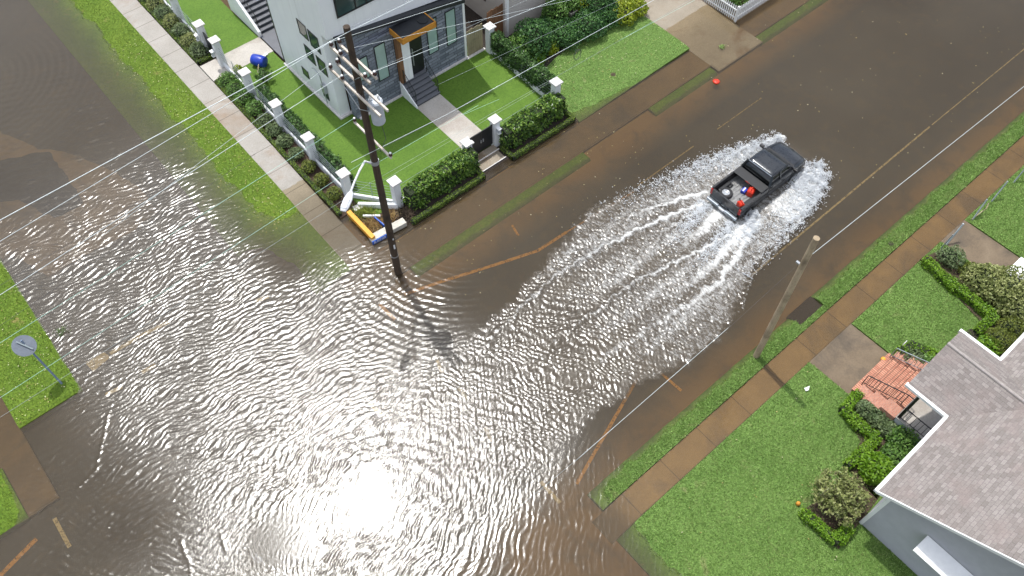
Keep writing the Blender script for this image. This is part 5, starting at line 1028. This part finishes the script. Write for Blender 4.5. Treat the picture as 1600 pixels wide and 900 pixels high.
# round sign on the far corner, seen from behind
sx_, sy_ = at(97, 600, .13); rs_ = thing('street_sign', 'round grey sign seen from behind on a blue post', 'sign', (sx_, sy_, .05)); reg_root(rs_)
st_ = at(33, 532, 3.0); HB_(MB().beam((sx_, sy_, .05), (st_[0], st_[1], 3.0), .085, .05), 'post', M['bluepole'], rs_)
cc = Vector((*at(38, 540, 2.8), 2.8)); nd = Vector((.35, -.45, .72)).normalized(); a_ = nd.cross(Vector((0, 0, 1))).normalized(); b_ = nd.cross(a_)
R_ = .49; top = [cc + nd * .0 + a_ * R_ * math.cos(k * PI / 12) + b_ * R_ * math.sin(k * PI / 12) for k in range(24)]; HB_(MB().add([*[p + nd * .01 - nd * .04 for p in top], *[p + nd * .02 - nd * .04 for p in top]], [tuple(range(24)), tuple(range(47, 23, -1))] + [(k, 24 + k, 24 + (k + 1) % 24, (k + 1) % 24) for k in range(24)]), 'disc', M['sign'], rs_)
HB_(MB().beam(cc - nd * .05 - a_ * .3, cc - nd * .05 + a_ * .3, .05, .02, up=nd).beam(cc - nd * .05 - b_ * .3, cc - nd * .05 + b_ * .3, .05, .024, up=nd).beam(cc + nd * .035 - b_ * .36, cc + nd * .035 + b_ * .36, .06, .02, up=nd), 'bracket', M['galvd'], rs_)

# ------------------------------------------------------------------ pickup truck
tk = thing('pickup_truck', 'charcoal pickup truck ploughing through the flooded street', 'pickup truck', (28.72, 13.15, -.27)); tk.scale = (1.0, 1.03, 1.03)
def sec(x, hw, z0, z1, r=.12, crown=.0, n=4):
    """closed body section at x: flat bottom, rounded shoulders"""
    p = [(x, -hw, z0), (x, hw, z0)]
    for k in range(n + 1): a = k / n * PI / 2; p.append((x, hw - r + r * math.cos(a), z1 - r + r * math.sin(a)))
    m = 5
    for k in range(1, m): f = k / m; yy = (hw - r) * (1 - 2 * f); p.append((x, yy, z1 + crown * (1 - (2 * f - 1) ** 2)))
    for k in range(n + 1): a = PI / 2 + k / n * PI / 2; p.append((x, -hw + r + r * math.cos(a), z1 - r + r * math.sin(a)))
    return p
# x forward, rear bumper at -2.95, nose at 2.95
CX = .38                                   # the cab sits this far forward of its own origin
nose = MB(); nose.loft([sec(1.02 + CX, .985, .48, 1.27, .10, .03), sec(1.2 + CX, .985, .48, 1.26, .10, .05), sec(1.95, .98, .48, 1.24, .12, .06), sec(2.45, .95, .48, 1.18, .14, .06), sec(2.74, .88, .50, 1.08, .16, .05), sec(2.88, .78, .55, .95, .14, .03)])
nose.build('hood', M['truck'], tk, smooth=True)
cab = []
c = MB(); c.loft([sec(-.92, .975, .48, 1.28, .07), sec(-.4, .985, .48, 1.30, .07), sec(.6, .985, .48, 1.29, .07), sec(1.018, .985, .48, 1.27, .08, .02)]); cab.append(c.build('cab_body', M['truck'], tk, smooth=True))
def gh_sec(z, x0, x1, hw, r): 
    pts = []
    for (cx, cy, a0) in ((x1 - r, hw - r, 0), (x0 + r, hw - r, 90), (x0 + r, -hw + r, 180), (x1 - r, -hw + r, 270)):
        for k in range(5): a = math.radians(a0 + k * 22.5); pts.append((cx + r * math.cos(a), cy + r * math.sin(a), z))
    return pts
g = MB(); g.loft([gh_sec(1.28, -.90, 1.24, .93, .10), gh_sec(1.55, -.76, .92, .84, .10), gh_sec(1.78, -.64, .60, .77, .10)]); cab.append(g.build('windows', M['tglass'], tk, smooth=True))
r_ = MB(); r_.loft([gh_sec(1.765, -.67, .63, .795, .12), gh_sec(1.82, -.65, .59, .775, .12), gh_sec(1.865, -.54, .45, .66, .14), gh_sec(1.88, -.3, .2, .45, .15)]); cab.append(r_.build('roof', M['truck'], tk, smooth=True))
pi = MB()
for s in (-1, 1):
    pi.beam((1.2, s * .92, 1.29), (.58, s * .775, 1.79), .07, .06); pi.beam((-.86, s * .925, 1.29), (-.64, s * .78, 1.79), .12, .06); pi.beam((.05, s * .935, 1.29), (.02, s * .785, 1.79), .07, .04); pi.beam((-.88, s * .945, 1.295), (1.2, s * .945, 1.295), .05, .03)
cab.append(pi.build('pillar', M['truck'], tk))
cab.append(MB().beam((-.665, -.74, 1.81), (-.665, .74, 1.81), .035, .03).build('roof_trim', M['chrome'], tk))
wp = MB(); wp.beam((1.22, .1, 1.30), (.98, .75, 1.48), .02, .015).beam((1.22, -.65, 1.30), (1.0, .0, 1.47), .02, .015).box(1.16, 1.32, -.85, .85, 1.295, 1.315); cab.append(wp.build('wiper', M['truckblk'], tk))
for s in (-1, 1):
    d = MB().box(-.86, 1.0, s * .987 - .004, s * .987 + .004, .52, 1.22).build('door', M['truck'], tk, bevel=.003); cab.append(d); MB().box(.12, .30, s * 1.0 - .012, s * 1.0 + .012, 1.12, 1.16).box(-.75, -.6, s * 1.0 - .012, s * 1.0 + .012, 1.12, 1.16).build('handle', M['truckblk'], d)
    cab.append(MB().box(.96, 1.12, min(s * .99, s * 1.24), max(s * .99, s * 1.24), 1.30, 1.46).build('mirror', M['truckblk'], tk, bevel=.03))
    MB().box(2.82, 2.90, min(s * .5, s * .80), max(s * .5, s * .80), .78, .93).build('headlight', M['lens'], tk, bevel=.02)
    MB().box(-2.80, -2.72, min(s * .86, s * .985), max(s * .86, s * .985), .86, 1.22).build('tail_light', M['tail'], tk, bevel=.01)
sm = MB()
for s in (-1, 1): sm.tube([(1.62, s * .80, 1.285), (2.0, s * .795, 1.272), (2.45, s * .75, 1.205), (2.72, s * .68, 1.10)], .012, 5)
sm.tube([(2.72, -.68, 1.10), (2.745, 0, 1.135), (2.72, .68, 1.10)], .012, 5); sm.build('hood_seam', M['truckblk'], tk)
for s in (-1, 1):
    MB().tube([(-2.7, s * .99, .95), (-.62, s * .992, .95), (1.45, s * .992, .95), (2.5, s * .96, .93)], .014, 5).build('side_trim', M['truckblk'], tk)
for o_ in cab: o_.location.x += CX
# bed walls
bd_ = MB()
for s in (-1, 1): bd_.box(-2.72, -.545, min(s * .90, s * .985), max(s * .90, s * .985), .46, 1.285)
bd_.box(-.62, -.545, -.898, .898, .5, 1.285); bd_.build('bed_wall', M['truck'], tk, bevel=.018)
cap_ = MB()
for s in (-1, 1): cap_.box(-2.74, -1.16, min(s * .885, s * .992), max(s * .885, s * .992), 1.288, 1.312)
cap_.build('bed_rail', M['truckblk'], tk, bevel=.006)
bl = MB().box(-2.70, -.622, -.896, .896, .78, .82); 
for k in range(9): bl.box(-2.69, -.63, -.80 + k * .19, -.70 + k * .19, .821, .845)
bl.build('bed_floor', M['liner'], tk)
MB().box(-2.62, -.623, -.897, -.86, .822, 1.20).box(-2.62, -.623, .86, .897, .822, 1.20).box(-.68, -.623, -.858, .858, .822, 1.2).build('bed_liner', M['truckblk'], tk)
for x in (-1.95,):
    for s in (-1, 1): MB().box(x - .45, x + .45, min(s * .62, s * .858), max(s * .62, s * .858), .823, 1.02).build('wheel_well', M['truckblk'], tk, bevel=.05)
tgz = MB().box(-2.80, -2.725, -.855, .855, .62, 1.29).build('tailgate', M['truck'], tk, bevel=.015); MB().box(-2.822, -2.802, -.16, .16, 1.05, 1.13).build('handle', M['truckblk'], tgz); MB().box(-2.745, -2.735, -.85, .85, 1.291, 1.31).build('gate_cap', M['truckblk'], tgz)
bp = MB().box(-2.98, -2.83, -.97, -.22, .50, .68).box(-2.98, -2.83, .22, .97, .50, .68).box(-2.965, -2.84, -.218, .218, .48, .62).build('rear_bumper', M['chrome'], tk, bevel=.025); MB().box(-2.975, -2.967, -.15, .15, .50, .60).build('plate', M['trim'], bp)
MB().box(2.78, 2.96, -.86, .86, .46, .68).build('front_bumper', M['truckblk'], tk, bevel=.04)
lid = MB().add([(-1.14, -.95, 1.318), (-.57, -.95, 1.318), (-.57, .95, 1.318), (-1.14, .95, 1.318), (-1.14, -.95, 1.37), (-.57, -.95, 1.39), (-.57, .95, 1.39), (-1.14, .95, 1.37)], [(0, 3, 2, 1), (4, 5, 6, 7), (0, 1, 5, 4), (1, 2, 6, 5), (2, 3, 7, 6), (3, 0, 4, 7)]).build('bed_lid', M['truckblk'], tk, bevel=.015)
MB().box(-1.147, -1.141, -.14, .14, 1.325, 1.36).build('lid_reflector', M['red'], lid)
def wheel(x, s, ):
    w = MB().lathe([(.22, -.125), (.36, -.125), (.395, -.09), (.395, .09), (.36, .125), (.22, .125), (.22, -.125)], 24, axis='y', cap=False).build('wheel', M['tyre'], tk, smooth=False); w.location = (x, s * .86, .39)
    rim = MB().lathe([(.06, -.08), (.225, -.122), (.225, .122), (.06, .08)], 20, axis='y').build('rim', M['rim'], w); rim.location = (0, 0, 0); arch = MB()
    for k in range(13): 
        a0 = PI * k / 12; a1 = PI * (k + 1) / 12
    MB().tube([(x + .45 * math.cos(PI * k / 12), s * .975, .42 + .45 * math.sin(PI * k / 12)) for k in range(13)], .035, 6).build('wheel_arch', M['truckblk'], tk)
for x in (1.88, -1.82):
    for s in (-1, 1): wheel(x, s)
# load in the bed: separate things
def onbed(x, y, z=.85): return (28.72 + x, 13.15 + y, -.30 + z)
sp_ = thing('spare_wheel', 'spare wheel with pale rim lying flat in the truck bed', 'wheel', onbed(-2.22, .42)); MB().lathe([(.205, 0), (.34, 0), (.375, .05), (.375, .16), (.34, .21), (.205, .21), (.205, 0)], 28, cap=False).build('tyre', M['tyre'], sp_)
rm_ = MB().lathe([(.05, .10), (.15, .10), (.204, .16), (.204, .2), (.19, .2), (.14, .13), (.05, .13)], 24).build('rim', M['rim'], sp_)
for k in range(5): a = k * 2 * PI / 5; MB().beam((.04 * math.cos(a), .04 * math.sin(a), .16), (.19 * math.cos(a), .19 * math.sin(a), .185), .06, .02).build('spoke', M['rim'], rm_)
bx = thing('storage_box', 'blue plastic box between the spare wheel and the red cans', 'box', onbed(-1.35, -.10), rz=.15); MB().box(-.17, .17, -.13, .13, 0, .22).build('box_body', M['bluebox'], bx, bevel=.02); MB().box(-.14, .14, -.02, .06, .221, .232).build('lid', M['trim'], bx)
def can(label, x, y, s, rz): 
    c_ = thing('fuel_can', label, 'fuel can', onbed(x, y), 'red fuel cans in the truck bed', rz); MB().loft([gh_sec(0, -.2 * s, .2 * s, .15 * s, .05), gh_sec(.30 * s, -.2 * s, .2 * s, .15 * s, .05), gh_sec(.38 * s, -.15 * s, .12 * s, .09 * s, .04)]).build('can_body', M['red'], c_, smooth=False); MB().tube([(-.13 * s, 0, .38 * s), (-.10 * s, 0, .46 * s), (.08 * s, 0, .46 * s), (.10 * s, 0, .38 * s)], .022, 6).build('can_handle', M['red'], c_); MB().tube([(.14 * s, 0, .34 * s), (.22 * s, 0, .46 * s)], .03, 8).build('cap', M['truckblk'], c_)
can('larger red fuel can beside the blue box', -1.2, -.42, 1.15, .3); can('smaller red fuel can in the rear corner of the bed', -2.25, -.62, .95, 1.2)
tag(MB().box(-.0, .3, -.1, .1, 0, .14).build('tool_bag', M['truckblk'], bevel=.05), 'dark bundle at the front of the truck bed', 'bag').location = onbed(-1.75, .62)

# ------------------------------------------------------------------ thrown water: drops round the truck
g = np.random.default_rng(77); pts = []; siz = []
def plume(path, n, up, out, side, s0=(.010, .034), back=.5):
    """drops thrown up and outward along a curved front"""
    P = np.array(path, float); L = np.hypot(*(P[1:] - P[:-1]).T); cum = np.concatenate([[0], np.cumsum(L)]); s = cum[-1] * np.clip(np.abs(g.normal(.0, .42, n)) + g.uniform(-.03, .03, n), 0.001, 1.25); k = np.clip(np.searchsorted(cum, s) - 1, 0, len(L) - 1)
    d = (P[1:] - P[:-1])[k] / L[k][:, None]; c = P[k] + d * (s - cum[k])[:, None]; nr = np.stack([-d[:, 1], d[:, 0]], 1) * side
    f = g.beta(1.2, 2.6, n); o = g.normal(0, .16, n) + f * out * g.uniform(.1, 1, n) - g.random(n) ** 2 * back; fade = 1 - .75 * s / cum[-1]
    clump = .5 + .5 * np.sin(s * 6 + o * 5) * np.cos(s * 2.3 - o * 9); fade = np.clip(fade, .05, 1)
    z = .03 + up * f * fade * clump + np.abs(g.normal(0, .05, n)); q = c + nr * o[:, None]
    kp = g.random(n) < .35 + .65 * (np.sin(s * 9 + o * 3) * np.cos(s * 4 - o * 6) > -.1)
    pts.append(np.concatenate([q, z[:, None]], 1)[kp]); siz.append((g.uniform(*s0, n) * (1 - .35 * f))[kp])
plume([(32.4, 11.9), (31.6, 10.9), (30.3, 10.45), (28.6, 10.1), (27.0, 9.9), (25.6, 9.7)], 15000, .85, .6, 1, back=1.5)
plume([(32.3, 14.4), (30.6, 15.1), (29.0, 15.65), (27.4, 16.15), (25.6, 16.6), (23.6, 17.1)], 13000, .75, .7, 1, back=1.1) if False else plume([(23.6, 17.1), (25.6, 16.6), (27.4, 16.15), (29.0, 15.65), (30.6, 15.1), (32.3, 14.4)][::-1], 12000, .75, .7, -1, back=1.2)
plume([(27.1, 12.0), (26.3, 11.4), (24.9, 11.0)], 3500, .6, .5, 1, back=.4); plume([(31.2, 12.0), (30.6, 11.6), (29.6, 11.2)], 3500, .55, .6, 1, back=.3)
plume([(25.7, 13.9), (24.0, 13.6), (22.4, 13.2)], 2500, .22, .4, 1, back=.5); plume([(25.7, 12.3), (24.0, 12.0), (22.0, 11.6)], 2500, .22, .4, -1, back=.5)
pts = np.vstack(pts); siz = np.concatenate(siz)
ok = ~((pts[:, 0] > 25.75) & (pts[:, 0] < 31.65) & (np.abs(pts[:, 1] - 13.15) < 1.0)); pts, siz = pts[ok], siz[ok]; n = len(pts)
O8 = np.array([(1, 0, 0), (-1, 0, 0), (0, 1, 0), (0, -1, 0), (0, 0, 1), (0, 0, -1)], float); T8 = np.array([(0, 2, 4), (2, 1, 4), (1, 3, 4), (3, 0, 4), (2, 0, 5), (1, 2, 5), (3, 1, 5), (0, 3, 5)])
V = pts[:, None, :] + O8[None] * siz[:, None, None] * g.uniform(.6, 1.6, (n, 1, 3)); F = (np.arange(n) * 6)[:, None, None] + T8[None]
tag(npmesh('water_spray', V.reshape(-1, 3), F.reshape(-1, 3), M['spray'], smooth=True), 'white spray thrown up on both sides of the truck', 'spray', kind='stuff')

# ------------------------------------------------------------------ grass blades and floating litter
blades('grass', 'coarse grass blades on the right hand lawns', [(9.75, 22.2, -7.5, 4.43), (25.45, 33.0, -1.6, 4.43), (35.2, 48, -3, 4.43)], 620, .085, M['blade'])
blades('grass', 'grass blades along the right hand verge', [(9.9, 23.5, 5.68, 6.8), (25.3, 56, 5.68, 6.85), (23.4, 25.35, 5.68, 5.98)], 900, .10, M['blade'])
blades('grass', 'short grass on the neighbouring lawn', [(24.85, 34.0, 22.95, 28.0)], 420, .05, M['blade'])
blades('grass', 'sunlit grass on the side street verge', [(5.2, 8.85, 25, 58)], 330, .05, M['blade2']); blades('grass', 'sunlit grass on the far sign corner', [(-7.4, -4.45, 25.35, 40), (-16, -8.75, 21.25, 24.1)], 420, .05, M['blade2'])
def litter(name, label, n, xr, yr, mat, zf, size, seed, cat='leaves'):
    q = np.random.default_rng(seed); x = q.uniform(*xr, n); y = q.uniform(*yr, n); z = zf(x, y) + .012; P = np.stack([x, y, z], 1); N = np.tile([0, 0, 1.0], (n, 1)); o = leaf_mesh(name, P, N, size, mat, None, .97, seed); return tag(o, label, cat, kind='stuff')
M['dead'] = leafy('fallen_leaves', (.30, .22, .06), (.50, .42, .16), (.70, .66, .45))
sea = lambda x, y: np.maximum(ground_z(x, y) + .05, .012)
litter('fallen_leaves', 'pale leaves floating by the hedge and pole', 90, (9, 26), (17.5, 22.9), M['dead'], sea, .035, 61); litter('fallen_leaves', 'pale leaves drifting on the upper street', 120, (28, 52), (8, 22), M['dead'], sea, .04, 62)
litter('fallen_leaves', 'yellow leaves scattered over the neighbouring lawn', 260, (24.9, 34), (23.2, 28.2), M['dead'], sea, .035, 63); litter('fallen_leaves', 'dry leaves on the side street verge', 420, (6.4, 8.8), (27.5, 46), M['dead'], sea, .035, 64); litter('fallen_leaves', 'dry leaves on the sign corner lawn', 160, (-7.3, -4.6), (25.5, 33), M['dead'], sea, .035, 65)
litter('fallen_leaves', 'dry leaves on the right lawns', 90, (10, 22), (-6, 4.3), M['dead'], sea, .04, 66)
x, y = at(1119, 128, 0); tag(MB().lathe([(.01, .0), (.20, .03), (.22, .07), (.1, .1)], 12, (x, y, -.02)).build('floating_cap', M['red'], smooth=True), 'small red object floating near the driveway', 'debris')
x, y = at(1128, 73, 0); wisps('plant_debris', 'little green weed clump on the flooded driveway', x, y, 60, .12, .12, M['blade'], .03, .0)
x, y = at(95, 519, 0); wisps('plant_debris', 'green leafy debris floating off the sign corner', x, y, 90, .16, .12, M['dusty'], .03, .0)
x, y = at(958, 117, .12); tag(MB().lathe([(.16, .0), (.16, .015), (.02, .018)], 14, (x, y, .145)).build('drain_cover', M['mulch']), 'small round cover in the neighbouring lawn', 'cover')
x, y = at(1392, 381, .05); tag(MB().lathe([(.14, .0), (.14, .03), (.02, .034)], 14, (x, y, .06)).build('valve_cover', M['soil']), 'small dark cover in the right verge', 'cover')
